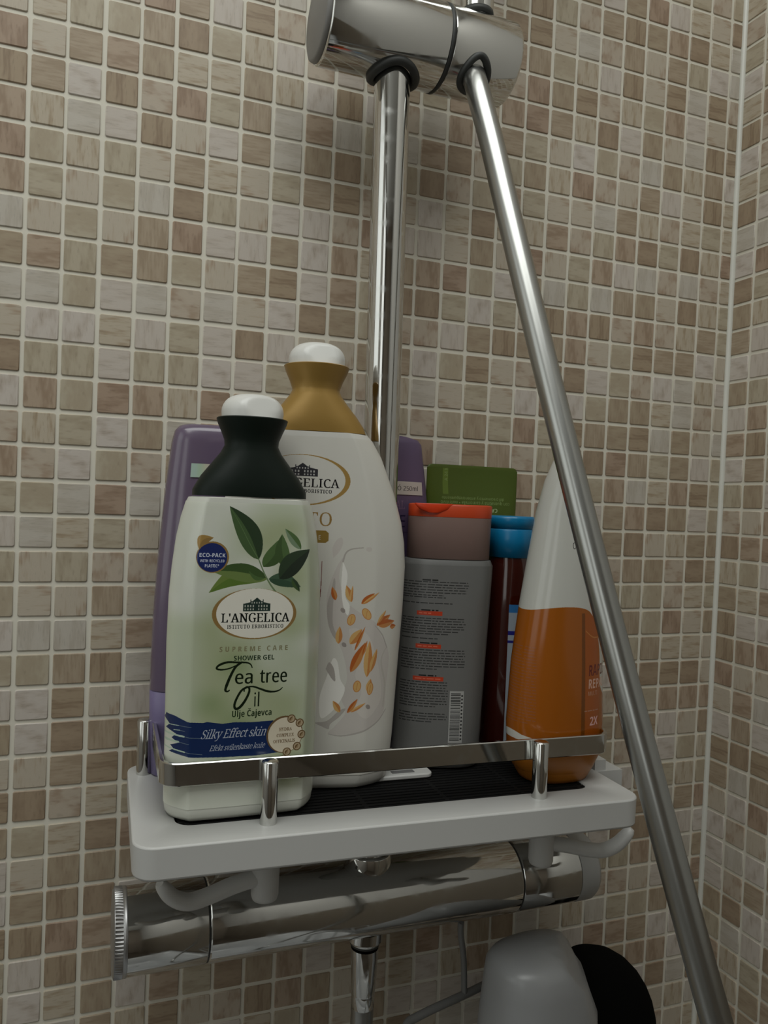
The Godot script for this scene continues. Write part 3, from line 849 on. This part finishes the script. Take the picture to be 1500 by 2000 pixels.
	for k in 49:
		var a := TAU * k / 48
		var x := 0.0090 * cos(a)
		var z := 0.0090 * sin(a)
		ring.append(Vector3(0.2690 + x, -sqrt(0.0262 * 0.0262 - pow(z + 0.0145, 2)) - 0.0002, z + 0.0145))
	bar(g, PackedVector3Array(ring), [0.0022], 10)
	part("hose_seat", done(g), rubber, hold)
	# hand shower, most of it above the frame
	var hs := thing("hand_shower", "chrome hand shower handle standing upright in the holder", "hand shower", Vector3(0.2762, 1.7530, 0.058))
	part("handle", barred([Vector3(0, 0.0035, 0), Vector3(0, 0.06, 0), Vector3(-0.002, 0.14, 0.01), Vector3(-0.004, 0.19, 0.03)], [0.0112, 0.0116, 0.012, 0.014], 40), chrome, hs)
	part("washer", lathe([[0.0090, 0.0], [0.0113, 0.0], [0.0116, 0.0016], [0.0113, 0.0035], [0.009, 0.0035]], 40), rubber, hs)
	part("cone_nut", lathe([[0.0068, -0.008], [0.0090, 0.0012], [0.0, 0.0014]], 40), mat(Color(0.75, 0.75, 0.73), 0.3), hs)
	part("spray_head", lathe([[0.0, 0.0], [0.045, 0.0], [0.052, 0.006], [0.05, 0.016], [0.02, 0.034], [0.0, 0.036]], 48), chrome, hs, Vector3(-0.004, 0.20, 0.05), Vector3(40, 0, 0))
	# hose: from the mixer's outlet down, round and up to the holder
	var hose := thing("shower_hose", "smooth silver shower hose crossing the picture from the holder down to the mixer", "hose", Vector3(0.2225, 1.1310, 0.058))
	var path := [Vector3(0.2700, 1.7085, 0.0700), Vector3(0.2677, 1.6974, 0.0790)]
	for k in range(1, 21):
		var t := k / 16.0
		path.append(Vector3(-0.0065 * t * t + 0.0694 * t + 0.2677, 0.1405 * t * t - 0.6475 * t + 1.6974, -0.0417 * t * t + 0.2071 * t + 0.0811))
	for p in [Vector3(0.352, 1.0, 0.295), Vector3(0.356, 0.86, 0.31), Vector3(0.335, 0.74, 0.28), Vector3(0.30, 0.68, 0.20), Vector3(0.262, 0.70, 0.12), Vector3(0.235, 0.82, 0.07), Vector3(0.2235, 0.96, 0.059), Vector3(0.2225, 1.06, 0.058), Vector3(0.2225, 1.092, 0.058)]:
		path.append(p)
	var off := Vector3(0.2225, 1.1310, 0.058)
	path = smooth(path.map(func(p): return p - off), 4)
	st = begin()
	bar(st, PackedVector3Array(path), [0.0076], 24)
	var silver := mat(Color(0.40, 0.405, 0.39), 0.28, 1.0)
	part("tube", done(st), silver, hose)
	part("nut", lathe([[0.0068, -0.040], [0.0078, -0.039], [0.0078, -0.030], null, [0.0080, -0.029], [0.0092, -0.004], [0.0092, 0.001]], 24), chrome, hose)

# ---------------------------------------------------------------- caddy
func build_caddy() -> void:
	var c := thing("shower_caddy", "white plastic shower shelf with chrome guard rail and two hooks carrying the bottles", "shelf", Vector3(0.2150, SHELF, 0.0915), -1.7)
	var st := begin()
	var hx := 0.1480
	var hz := 0.0620
	var h := 0.0172
	var rows := [[-h, 0.0012], [-h + 0.0005, 0.0005], [-h + 0.0014, 0.0002], [-0.0010, 0.0], [-0.0003, 0.0003], [0.0, 0.0010]]
	for k in 5:
		if k == 2 or k == 3:
			crease(st)
		wall_strip(st, rrect(hx - rows[k][1], hz - rows[k][1], 0.012 - rows[k][1]), rows[k][0], rrect(hx - rows[k + 1][1], hz - rows[k + 1][1], 0.012 - rows[k + 1][1]), rows[k + 1][0])
	crease(st)
	wall_strip(st, rrect(hx - 0.0010, hz - 0.0010, 0.0110), 0.0, rrect(0.1262, 0.0392, 0.009), 0.0)
	wall_strip(st, rrect(0.1262, 0.0392, 0.009), 0.0, rrect(0.1255, 0.0385, 0.0085), -0.0012)
	crease(st)
	wall_strip(st, rrect(0.1255, 0.0385, 0.0085), -0.0012, rrect(0.1255, 0.0385, 0.0085), -0.008)
	crease(st)
	fan(st, rrect(hx - 0.0010, hz - 0.0010, 0.0110), -h, false)
	part("tray", done(st), white_plastic, c)
	# black drip mat of thin bars, in two halves round the riser
	st = begin()
	var dark := mat(Color(0.005, 0.005, 0.005), 0.7, 0.0, 0.3)
	box(st, Vector3(-0.1253, -0.0082, -0.0383), Vector3(0.1253, -0.0060, 0.0383))
	for k in 19:
		var z := -0.0368 + k * 0.0041
		if z < -0.015:
			box(st, Vector3(-0.1245, -0.0062, z - 0.0013), Vector3(-0.024, -0.0006, z + 0.0013))
			box(st, Vector3(0.038, -0.0062, z - 0.0013), Vector3(0.1245, -0.0006, z + 0.0013))
		else:
			box(st, Vector3(-0.1245, -0.0062, z - 0.0013), Vector3(0.1245, -0.0006, z + 0.0013))
	for x in [-0.12, -0.07, -0.02, 0.03, 0.08, 0.12]:
		box(st, Vector3(x - 0.0012, -0.0062, -0.0383 if absf(x) > 0.04 else -0.013), Vector3(x + 0.0012, -0.0007, 0.0383))
	part("drip_mat", done(st), dark, c)
	# clamp round the riser with its cover plate
	var cp := part("clamp_plate", blocked(0.0315, 0.0030, 0.0275, 0.005, 0.0008), white_plastic, c, Vector3(0.0045, -0.0002, -0.0265))
	part("clamp_slot", blocked(0.0075, 0.0008, 0.0022, 0.0006, 0.0002), mat(Color(0.13, 0.13, 0.13), 0.6), cp, Vector3(0.0125, 0.0026, 0.0215))
	# right-hand bracket towards the wall
	st = begin()
	box(st, Vector3(0.1290, -0.0125, -0.0565), Vector3(0.1690, -0.0010, 0.0120))
	box(st, Vector3(0.1480, -0.0010, -0.0565), Vector3(0.1565, 0.0062, 0.0110))
	part("side_bracket", done(st), white_plastic, c)
	# guard rail: a flat chrome band, open to the wall
	var line := [Vector2(-0.1335, -0.0560)]
	for k in 9:
		var a := PI / 2 * k / 8
		line.append(Vector2(-0.1335 + 0.009 * (1 - cos(a)), 0.0395 - 0.009 + 0.009 * sin(a)))
	for k in 9:
		var a := PI / 2 * k / 8
		line.append(Vector2(0.1395 - 0.012 + 0.012 * sin(a), 0.0395 - 0.012 * (1 - cos(a))))
	line.append(Vector2(0.1395, -0.0560))
	st = begin()
	var t := 0.0013
	var lo := 0.0212
	var hi := 0.0334
	var left := []
	var right := []
	for k in line.size():
		var d: Vector2 = (line[mini(k + 1, line.size() - 1)] - line[maxi(k - 1, 0)]).normalized()
		left.append(line[k] + d.orthogonal() * t)
		right.append(line[k] - d.orthogonal() * t)
	var b := 0.0005
	var sect := [[0, lo + b], [0, hi - b], [b, hi], [2 * t - b, hi], [2 * t, hi - b], [2 * t, lo + b], [2 * t - b, lo], [b, lo]]
	for e in 8:
		crease(st)
		var s0: Array = sect[e]
		var s1: Array = sect[(e + 1) % 8]
		for k in line.size() - 1:
			var pt := func(q: Array, i: int) -> Vector3:
				var v: Vector2 = left[i].lerp(right[i], q[0] / (2 * t))
				return Vector3(v.x, q[1], v.y)
			quad(st, pt.call(s0, k), pt.call(s1, k), pt.call(s1, k + 1), pt.call(s0, k + 1))
	part("guard_rail", done(st), chrome, c)
	var post := lathe([[0.0046, 0.0], [0.0046, 0.0326], [0.0042, 0.0334], [0.0030, 0.0338], [0.0, 0.0339]], 28)
	for p in [Vector2(-0.0787, 0.0452), Vector2(0.0850, 0.0452), Vector2(-0.1385, -0.0440), Vector2(0.1440, -0.0440)]:
		part("rail_post", post, chrome, c, Vector3(p.x, 0.0, p.y))
	for s in [[-0.0735, -1], [0.1050, 1]]:
		var hook := part("hook", lathe([[0.0082, -0.0170], [0.0080, -0.030], [0.0078, -0.052], [0.0070, -0.0545], [0.0050, -0.0552], [0.0, -0.0553]], 28), white_plastic, c, Vector3(s[0], 0, 0.0185))
		var pts := smooth([Vector3(s[1] * 0.004, -0.0420, 0.0), Vector3(s[1] * 0.018, -0.0445, 0.001), Vector3(s[1] * 0.032, -0.0478, 0.003), Vector3(s[1] * 0.0430, -0.0482, 0.006), Vector3(s[1] * 0.0520, -0.0430, 0.009), Vector3(s[1] * 0.0590, -0.0330, 0.012)], 5)
		part("hook_arm", barred(pts, [0.0058, 0.0058, 0.0058, 0.0057, 0.0057, 0.0057, 0.0057, 0.0057, 0.0056, 0.0056, 0.0056, 0.0056, 0.0056, 0.0056, 0.0056, 0.0056, 0.0056, 0.0056, 0.0056, 0.0055, 0.0054, 0.0053, 0.0051, 0.0047, 0.0040, 0.0026], 16, 0.8), white_plastic, hook)

# ---------------------------------------------------------------- bottles
func grown(rings: Array, by: float) -> Array:
	var out := []
	for r in rings:
		if r == null:
			out.append(null)
			continue
		var q: Array = r.duplicate()
		q[1] += by
		q[2] += by
		out.append(q)
	return out

func dome_cap(parent: Node, y: float, r: float, h: float, x := 0.0, facet_at := 0.80) -> void:
	var f := Plane(Vector3(0.16, 0.30, 0.94).normalized(), Vector3(0.16, 0.30, 0.94).normalized().dot(Vector3(x, y, 0)) + r * facet_at)
	var rings := [[y - 0.002, r * 0.97, r * 0.9, 2.0, x], [y + h * 0.25, r, r * 0.93, 2.0, x]]
	for k in range(1, 9):
		var a := PI / 2 * k / 8
		rings.append([y + h * 0.25 + h * 0.75 * sin(a), maxf(r * pow(cos(a), 0.62), 0.0002), maxf(r * 0.93 * pow(cos(a), 0.62), 0.0002), 2.0, x])
	part("push_cap", lofted(rings, 40, 0.0, TAU, f), mat(Color(0.66, 0.66, 0.63), 0.3), parent)

func build_bottles() -> void:
	var B: Node3D
	# tea tree shower gel, in front on the left
	B = thing("shower_gel_bottle", "pale green tea tree shower gel bottle with dark green collar and white push cap", "bottle", Vector3(0.1245, SHELF, 0.1088), 0.0)
	var body := [[0.0, 0.0370, 0.0140, -0.74], [0.0006, 0.0392, 0.0152, -0.74], [0.0030, 0.0408, 0.0170, -0.74], [0.0075, 0.0413, 0.0173, -0.74], [0.045, 0.0416, 0.0174, -0.74], [0.0935, 0.0421, 0.0176, -0.74], [0.1185, 0.0417, 0.0176, -0.74], [0.1340, 0.0406, 0.0176, -0.74], [0.1500, 0.0388, 0.0175, -0.74], [0.1610, 0.0366, 0.0172, -0.74], [0.1690, 0.0343, 0.0168, -0.74], [0.1712, 0.0332, 0.0165, -0.74], null, [0.1716, 0.0310, 0.0160, -0.74]]
	part("body", lofted(body, 112), mat(Color(0.58, 0.59, 0.53), 0.24), B)
	uv_at = Vector4(-0.042, 0.171, 0.084, 0.165)
	part("label", lofted(grown(body.slice(3, 11), 0.00025), 72, 0.0, PI), textured(print_tea(), 0.2), B)
	var collar := [[0.1722, 0.0312, 0.0165, 2.6], [0.1755, 0.0311, 0.0168, 2.5], [0.1830, 0.0270, 0.0160, 2.3], [0.1900, 0.0215, 0.0150, 2.1], [0.1960, 0.0168, 0.0138, 2.0], [0.2000, 0.0147, 0.0132, 2.0], [0.2030, 0.0150, 0.0135, 2.0], [0.2075, 0.0168, 0.0150, 2.0], [0.2120, 0.0188, 0.0168, 2.0], [0.2145, 0.0195, 0.0175, 2.0], null, [0.2150, 0.0190, 0.0171, 2.0]]
	part("collar", lofted(collar, 48), mat(Color(0.007, 0.012, 0.009), 0.42, 0.0, 0.3), B)
	dome_cap(B, 0.2150, 0.0170, 0.0132)
	# oat milk bottle, taller, behind
	B = thing("bath_milk_bottle", "tall white oat milk bath bottle with golden collar, right behind the pale green bottle", "bottle", Vector3(0.1685, SHELF, 0.0795), -12.0)
	body = [[0.0, 0.0450, 0.0120, -0.64], [0.0008, 0.0490, 0.0142, -0.64], [0.0040, 0.0518, 0.0158, -0.64], [0.0090, 0.0528, 0.0163, -0.64], [0.030, 0.0545, 0.0166, -0.64], [0.070, 0.0562, 0.0168, -0.64], [0.106, 0.0580, 0.0168, -0.64], [0.133, 0.0586, 0.0168, -0.64], [0.148, 0.0574, 0.0168, -0.64], [0.160, 0.0552, 0.0168, -0.64], [0.1775, 0.0500, 0.0166, -0.64], [0.1990, 0.0412, 0.0163, -0.64], [0.2090, 0.0352, 0.0161, -0.64], [0.2120, 0.0325, 0.0158, -0.64], null, [0.2123, 0.0305, 0.0145, -0.64]]
	part("body", lofted(body, 112), mat(Color(0.62, 0.61, 0.57), 0.22), B)
	uv_at = Vector4(-0.058, 0.212, 0.116, 0.2035)
	part("label", lofted(grown(body.slice(3, 13), 0.00025), 72, 0.0, PI), textured(print_oat(), 0.2), B)
	var gold := mat(Color(0.34, 0.205, 0.05), 0.36, 0.3)
	collar = [[0.2124, 0.0312, 0.0156, 2.5], [0.2165, 0.0296, 0.0158, 2.4], [0.2225, 0.0254, 0.0155, 2.2], [0.2290, 0.0200, 0.0146, 2.1], [0.2345, 0.0158, 0.0138, 2.0], [0.2372, 0.0144, 0.0132, 2.0], [0.2385, 0.0144, 0.0132, 2.0], [0.2430, 0.0160, 0.0146, 2.0], [0.2485, 0.0186, 0.0168, 2.0], [0.2518, 0.0197, 0.0178, 2.0], null, [0.2522, 0.0192, 0.0174, 2.0]]
	part("collar", lofted(collar, 48), gold, B)
	dome_cap(B, 0.2522, 0.0170, 0.0138, 0.0, 0.80)
	# violet bottle on the far left
	var violet := mat(Color(0.120, 0.088, 0.138), 0.22)
	violet.clearcoat_enabled = true
	violet.clearcoat = 0.5
	violet.clearcoat_roughness = 0.15
	var lilac := mat(Color(0.185, 0.155, 0.29), 0.35)
	B = thing("shampoo_bottle", "translucent violet shampoo bottle at the left end, half behind the pale green bottle", "bottle", Vector3(0.1162, SHELF, 0.0450), 0.0)
	part("cap", lofted([[0.0, 0.0330, 0.0130, 2.4], [0.001, 0.0345, 0.0142, 2.4], [0.034, 0.0362, 0.0146, 2.4], null, [0.052, 0.0366, 0.0148, 2.4], [0.0525, 0.036, 0.0143, 2.4]], 48), lilac, B)
	part("body", lofted([[0.0528, 0.0366, 0.0148, 2.5], [0.075, 0.0364, 0.0150, 2.5], [0.098, 0.0360, 0.0150, 2.5], [0.134, 0.0342, 0.0148, 2.5], [0.176, 0.0310, 0.0140, 2.6], [0.2040, 0.0280, 0.0132, 2.7], [0.2110, 0.0264, 0.0122, 2.8], [0.2140, 0.0240, 0.0106, 2.8], [0.2152, 0.0205, 0.0085, 2.8]], 48), violet, B)
	uv_at = Vector4(-0.0149, 0.1912, 0.030, 0.0083)
	part("sticker", lofted([[0.1829, 0.0309, 0.0144, 2.6], [0.1912, 0.0302, 0.0142, 2.6]], 12, 1.0, 2.08), textured(print_sticker("IVA", 110, true), 0.3), B)
	# violet bottle right of the riser
	B = thing("conditioner_bottle", "opaque violet conditioner bottle with a white 250 ml sticker, right behind the riser pipe", "bottle", Vector3(0.2345, SHELF, 0.0325), 0.0)
	var plum := mat(Color(0.115, 0.080, 0.150), 0.4)
	part("cap", lofted([[0.0, 0.0290, 0.0090, 2.4], [0.001, 0.0305, 0.0102, 2.4], [0.050, 0.0330, 0.0106, 2.4], null, [0.0505, 0.0325, 0.010, 2.4]], 48), lilac, B)
	part("body", lofted([[0.051, 0.0330, 0.0108, 2.5], [0.120, 0.0330, 0.0110, 2.5], [0.166, 0.0318, 0.0110, 2.5], [0.182, 0.0299, 0.0108, 2.5], [0.205, 0.0262, 0.0102, 2.5], [0.2130, 0.0248, 0.0098, 2.6], [0.2160, 0.0222, 0.0090, 2.6], [0.2180, 0.0140, 0.0070, 2.6], [0.2185, 0.006, 0.004, 2.6]], 48), plum, B)
	uv_at = Vector4(-0.012, 0.1870, 0.034, 0.0090)
	part("sticker", lofted([[0.1780, 0.0308, 0.0113, 2.5], [0.1870, 0.0296, 0.0111, 2.5]], 12, 0.72, 2.0), textured(print_sticker("Ó 250ml", 124, false), 0.4), B)
	uv_at = Vector4(-0.012, 0.1745, 0.034, 0.0220)
	var wordy := Image.create(272, 176, false, Image.FORMAT_RGBA8)
	wordy.fill(Color(0.373, 0.313, 0.424))
	letters(wordy, "AL", Vector2(126, 50), 62, 56, Color(0.52, 0.42, 0.52), "Droid Serif", 400)
	letters(wordy, "E", Vector2(146, 150), 92, 44, Color(0.16, 0.12, 0.24), "Droid Sans", 400)
	part("lettering", lofted([[0.1525, 0.0325, 0.0112, 2.5], [0.1745, 0.0311, 0.0112, 2.5]], 12, 0.85, 2.0), textured(wordy, 0.4), B)
	# green tube standing on its cap
	B = thing("hair_cream_tube", "flat olive green tube standing upside down on its cap against the tiles", "tube", Vector3(0.3038, SHELF, 0.0285), 0.0)
	part("cap", lathe([[0.017, 0.0], [0.0178, 0.001], [0.0172, 0.030], null, [0.0165, 0.0305], [0.0, 0.0306]], 40), mat(Color(0.10, 0.15, 0.02), 0.4), B)
	var tube := [[0.0310, 0.0200, 0.0125, 2.0], [0.034, 0.0285, 0.0135, 2.0], [0.040, 0.0312, 0.0138, 2.0], [0.080, 0.0330, 0.0128, 2.0], [0.120, 0.0348, 0.0100, 2.0], [0.160, 0.0364, 0.0058, 2.2], [0.180, 0.0366, 0.0032, 2.6], [0.188, 0.0366, 0.0016, 3.0], [0.1985, 0.0366, 0.0012, 4.0], [0.2005, 0.0352, 0.0011, 4.0], [0.2011, 0.0335, 0.0009, 4.0]]
	uv_at = Vector4(-0.040, 0.202, 0.080, 0.060)
	var gm := mat(Color(0.0595, 0.0917, 0.0035), 0.4)
	part("body", lofted(tube, 64), gm, B)
	part("label", lofted(grown(tube.slice(4, 9), 0.0002), 48, 0.06, PI - 0.06), textured(print_green(), 0.4), B)
	# grey bottle with the orange flip lid
	B = thing("grey_shampoo_bottle", "grey bottle covered in small print with a frosted cap and orange flip lid", "bottle", Vector3(0.2655, SHELF, 0.0640), -20.0)
	body = [[0.0, 0.0265, 0.0150, 2.6, -0.0010], [0.0008, 0.0282, 0.0166, 2.6, -0.0010], [0.004, 0.0293, 0.0176, 2.6, -0.0009], [0.040, 0.0294, 0.0178, 2.6, 0.0], [0.128, 0.0300, 0.0178, 2.6, 0.0026], [0.1330, 0.0299, 0.0176, 2.6, 0.0028], [0.1362, 0.0285, 0.0164, 2.6, 0.0029], null, [0.1366, 0.0272, 0.0152, 2.6, 0.0029]]
	part("body", lofted(body, 64), mat(Color(0.155, 0.155, 0.15), 0.35), B)
	uv_at = Vector4(-0.030, 0.138, 0.060, 0.138)
	part("label", lofted(grown(body.slice(2, 6), 0.0002), 64, 0.0, PI), textured(print_grey(), 0.35), B)
	var frosted := mat(Color(0.235, 0.155, 0.135), 0.4)
	frosted.backlight_enabled = true
	frosted.backlight = Color(0.25, 0.16, 0.14)
	part("cap", lofted([[0.1368, 0.0270, 0.0160, 2.6, 0.0029], [0.1372, 0.0274, 0.0164, 2.6, 0.0029], [0.1640, 0.0276, 0.0164, 2.6, 0.0032], null, [0.1642, 0.027, 0.016, 2.6, 0.0032]], 64), frosted, B)
	var lid := lofted([[0.1642, 0.0276, 0.0164, 2.6, 0.0032], [0.1650, 0.0277, 0.0165, 2.6, 0.0032], [0.1716, 0.0278, 0.0165, 2.6, 0.0033], [0.1724, 0.0272, 0.0160, 2.6, 0.0033], [0.1727, 0.0250, 0.0145, 2.6, 0.0033]], 64)
	var orange := mat(Color(0.52, 0.055, 0.012), 0.35)
	var lid_part := part("flip_lid", lid, orange, B)
	part("thumb_notch", lofted([[0.1668, 0.0040, 0.0012, 2.0, -0.009, 0.0160], [0.1690, 0.0095, 0.0017, 2.0, -0.009, 0.0159], [0.1722, 0.0125, 0.0018, 2.0, -0.009, 0.0158], [0.1728, 0.0122, 0.0015, 2.0, -0.009, 0.0158]], 32), mat(Color(0.62, 0.045, 0.008), 0.3), lid_part)
	# dark red bottle with the blue cap
	B = thing("blue_cap_bottle", "slim dark red bottle with a bright blue flip cap beside the orange bottle", "bottle", Vector3(0.3205, SHELF, 0.0560), 0.0)
	var wine := mat(Color(0.045, 0.006, 0.003), 0.12)
	wine.clearcoat_enabled = true
	wine.clearcoat = 0.6
	wine.clearcoat_roughness = 0.05
	body = [[0.0, 0.0165], [0.0008, 0.0176], [0.004, 0.0184], [0.100, 0.0182], [0.122, 0.0174], [0.132, 0.0164], [0.1375, 0.0154]]
	part("body", lathe(body.map(func(e): return [e[1], e[0]]), 48), wine, B)
	uv_at = Vector4(-0.009, 0.107, 0.03, 0.095)
	var lab := Image.create(120, 380, false, Image.FORMAT_RGBA8)
	lab.fill(Color(0.62, 0.66, 0.70))
	lab.fill_rect(Rect2i(0, 0, 120, 26), Color(0.2, 0.45, 0.68))
	lab.fill_rect(Rect2i(0, 76, 120, 11), Color(0.14, 0.16, 0.5))
	lab.fill_rect(Rect2i(0, 102, 120, 7), Color(0.14, 0.16, 0.5))
	part("label", lofted([[0.012, 0.0186, 0.0186, 2.0], [0.100, 0.0184, 0.0184, 2.0], [0.1060, 0.0182, 0.0182, 2.0]], 24, 0.1, 2.02), textured(lab, 0.3), B)
	var blue := mat(Color(0.004, 0.19, 0.40), 0.28)
	part("cap", lathe([[0.0155, 0.1376], null, [0.0164, 0.1378], [0.0167, 0.1565], [0.0163, 0.1570], null, [0.0155, 0.1573], [0.0155, 0.1580]], 48), blue, B)
	part("flip_lid", lathe([[0.0155, 0.1578], null, [0.0166, 0.1582], [0.0168, 0.1640], [0.0165, 0.1655], [0.0155, 0.1661], [0.0, 0.1663]], 48), blue, B)
	# orange bottle on the right
	B = thing("repair_shampoo_bottle", "amber orange and white tapered bottle at the right end under the hose", "bottle", Vector3(0.3285, SHELF, 0.1080), 0.0)
	var taper := [[0.0215, 0.0318, 0.0215, 2.2], [0.036, 0.0328, 0.0220, 2.2], [0.075, 0.0306, 0.0216, 2.2, -0.0004], [0.107, 0.0262, 0.0206, 2.2, -0.0010], [0.134, 0.0218, 0.0192, 2.1, -0.0016], [0.170, 0.0160, 0.0160, 2.0, -0.0020], [0.190, 0.0108, 0.0128, 2.0, -0.0020], [0.203, 0.0052, 0.0090, 2.0, -0.0020], [0.2060, 0.0020, 0.0050, 2.0, -0.0020]]
	uv_at = Vector4(-0.035, 0.205, 0.070, 0.205)
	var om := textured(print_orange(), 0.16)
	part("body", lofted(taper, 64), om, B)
	var amber := mat(Color(0.30, 0.105, 0.012), 0.3)
	part("cap", lofted([[0.0, 0.0205, 0.0150, 2.3], [0.0005, 0.0222, 0.0165, 2.3], [0.003, 0.0238, 0.0178, 2.3], [0.007, 0.0262, 0.0190, 2.3], null, [0.0078, 0.0272, 0.0196, 2.2], [0.0150, 0.0308, 0.0212, 2.2], [0.0214, 0.0318, 0.0215, 2.2]], 64), amber, B)

# ---------------------------------------------------------------- below the mixer
func build_below() -> void:
	var wire := mat(Color(0.17, 0.17, 0.165), 0.4)
	var bk := thing("wire_basket", "grey wire basket hanging from the chrome mixer", "basket", Vector3(0.3000, 0.99, 0.0560), 15.8)
	# basket axes: x along its back, z to the front
	part("hanger", barred(smooth([Vector3(-0.010, 0.1508, 0.004), Vector3(-0.007, 0.140, 0.001), Vector3(-0.002, 0.12, 0.0), Vector3(0.0, 0.0935, 0.0)], 5), [0.0022], 10), wire, bk)
	part("rim", barred(smooth([Vector3(-0.070, 0.0, 0.100), Vector3(-0.068, 0.050, 0.070), Vector3(-0.064, 0.088, 0.022), Vector3(-0.056, 0.0935, 0.004), Vector3(-0.040, 0.0935, 0.0), Vector3(0.0, 0.0935, 0.0), Vector3(0.045, 0.0935, 0.0), Vector3(0.055, 0.086, 0.0), Vector3(0.058, 0.05, 0.0), Vector3(0.058, 0.0, 0.0)], 5), [0.0028], 10), wire, bk)
	var base := []
	for v in rrect(0.102, 0.050, 0.02):
		base.append(Vector3(v.x + 0.030, 0.0, v.y + 0.050))
	base.append(base[0])
	part("base_ring", barred(base, [0.0022], 10), wire, bk)
	var st := begin()
	for k in 10:
		var x := -0.060 + k * 0.020
		bar(st, PackedVector3Array([Vector3(x, 0.0, 0.002), Vector3(x, 0.0, 0.098)]), [0.0016], 8)
	part("base_wires", done(st), wire, bk)
	var B := thing("frosted_bottle", "frosted white bottle with a rounded top below the shelf, left of the black scrubber", "bottle", Vector3(0.3350, 0.9925, 0.0950), 8.0)
	var f := mat(Color(0.30, 0.305, 0.31), 0.3)
	f.backlight_enabled = true
	f.backlight = Color(0.3, 0.3, 0.3)
	var facet := Plane(Vector3(0.62, 0.62, 0.5).normalized(), 0.0)
	facet.d = facet.normal.dot(Vector3(0.0235, 0.122, 0.016))
	part("body", lofted([[0.0, 0.040, 0.032, 2.4], [0.003, 0.043, 0.034, 2.4], [0.06, 0.0425, 0.034, 2.4], [0.100, 0.0395, 0.031, 2.6], [0.122, 0.0380, 0.029, 2.6], [0.1330, 0.0366, 0.0275, 2.6, -0.0005], [0.1385, 0.0335, 0.024, 2.5, -0.001], [0.1415, 0.0270, 0.018, 2.4, -0.002], [0.1432, 0.0150, 0.010, 2.3, -0.003], [0.1437, 0.006, 0.004, 2.2, -0.003]], 64, 0.0, TAU, facet), f, B)
	var S := thing("bath_scrubber", "black rounded bath scrubber leaning in the basket at the bottom edge", "scrubber", Vector3(0.4080, 0.9925, 0.0680), 0.0)
	var fuzz := mat(Color(0.004, 0.004, 0.0035), 1.0, 0.0, 0.15)
	var rings := []
	for k in 15:
		var t := k / 14.0
		var a := PI * t
		rings.append([0.058 - 0.058 * cos(a), maxf(0.046 * pow(sin(a), 0.8) * (1.15 - 0.3 * t), 0.0004), maxf(0.024 * pow(sin(a), 0.75), 0.0004), 2.2, -0.026 * t * t + 0.006])
	part("pad", lofted(rings, 40), fuzz, S)

func _ready() -> void:
	# camera
	var cam := Camera3D.new()
	cam.name = "camera"
	cam.projection = Camera3D.PROJECTION_FRUSTUM
	cam.near = 0.02
	cam.far = 20.0
	cam.size = 2.0 * 0.02 * 1000.0 / 1510.064
	cam.frustum_offset = Vector2(0.02 * (750.0 - 714.434) / 1510.064, 0.02 * (1023.079 - 1000.0) / 1510.064)
	cam.transform = Transform3D(Basis(Vector3(0.938398, 0.038711, 0.343381), Vector3(-0.026635, 0.998852, -0.039815), Vector3(-0.344528, 0.028216, 0.938352)).orthonormalized(), Vector3(0.038131, 1.427997, 0.530632))
	cam.current = true
	add_child(cam)
	# surroundings and exposure
	var env := Environment.new()
	env.background_mode = Environment.BG_COLOR
	env.background_color = Color(0.55, 0.6, 0.65)
	env.tonemap_mode = Environment.TONE_MAPPER_LINEAR
	env.tonemap_exposure = 0.385
	env.sdfgi_enabled = true
	env.ssao_enabled = true
	env.ssil_enabled = true
	var we := WorldEnvironment.new()
	we.name = "surroundings"
	we.environment = env
	add_child(we)
	# daylight through the frosted windows
	for n in 3:
		var l := AreaLight3D.new()
		l.name = numbered("window_daylight")
		l.light_color = Color(0.99, 1.0, 0.985)
		l.area_normalize_energy = false
		l.area_size = WINDOWS[n][2] - Vector2(0.1, 0.1)
		l.light_energy = WINDOWS[n][3]
		l.shadow_enabled = true
		l.area_range = 8.0
		l.transform = window_place(n) * Transform3D(Basis(Vector3.UP, PI), Vector3(0, WINDOWS[n][2].y / 2, 0.045))
		add_child(l)
	rng.seed = 404
	chrome = mat(Color(0.62, 0.62, 0.60), 0.07, 1.0)
	var film := NoiseTexture2D.new()
	film.width = 512
	film.height = 512
	film.seamless = true
	film.noise = FastNoiseLite.new()
	film.noise.seed = 12
	film.noise.frequency = 0.012
	film.noise.fractal_octaves = 5
	var ramp := Gradient.new()
	ramp.offsets = PackedFloat32Array([0.0, 0.5, 0.68, 1.0])
	ramp.colors = PackedColorArray([Color(0.05, 0.05, 0.05), Color(0.07, 0.07, 0.07), Color(0.17, 0.17, 0.17), Color(0.30, 0.30, 0.30)])
	film.color_ramp = ramp
	chrome.roughness = 1.0
	chrome.roughness_texture = film
	chrome.uv1_triplanar = true
	chrome.uv1_scale = Vector3(9, 9, 9)
	white_plastic = mat(Color(0.52, 0.52, 0.505), 0.4)
	build_room(cam)
	build_fittings()
	build_caddy()
	build_bottles()
	build_below()
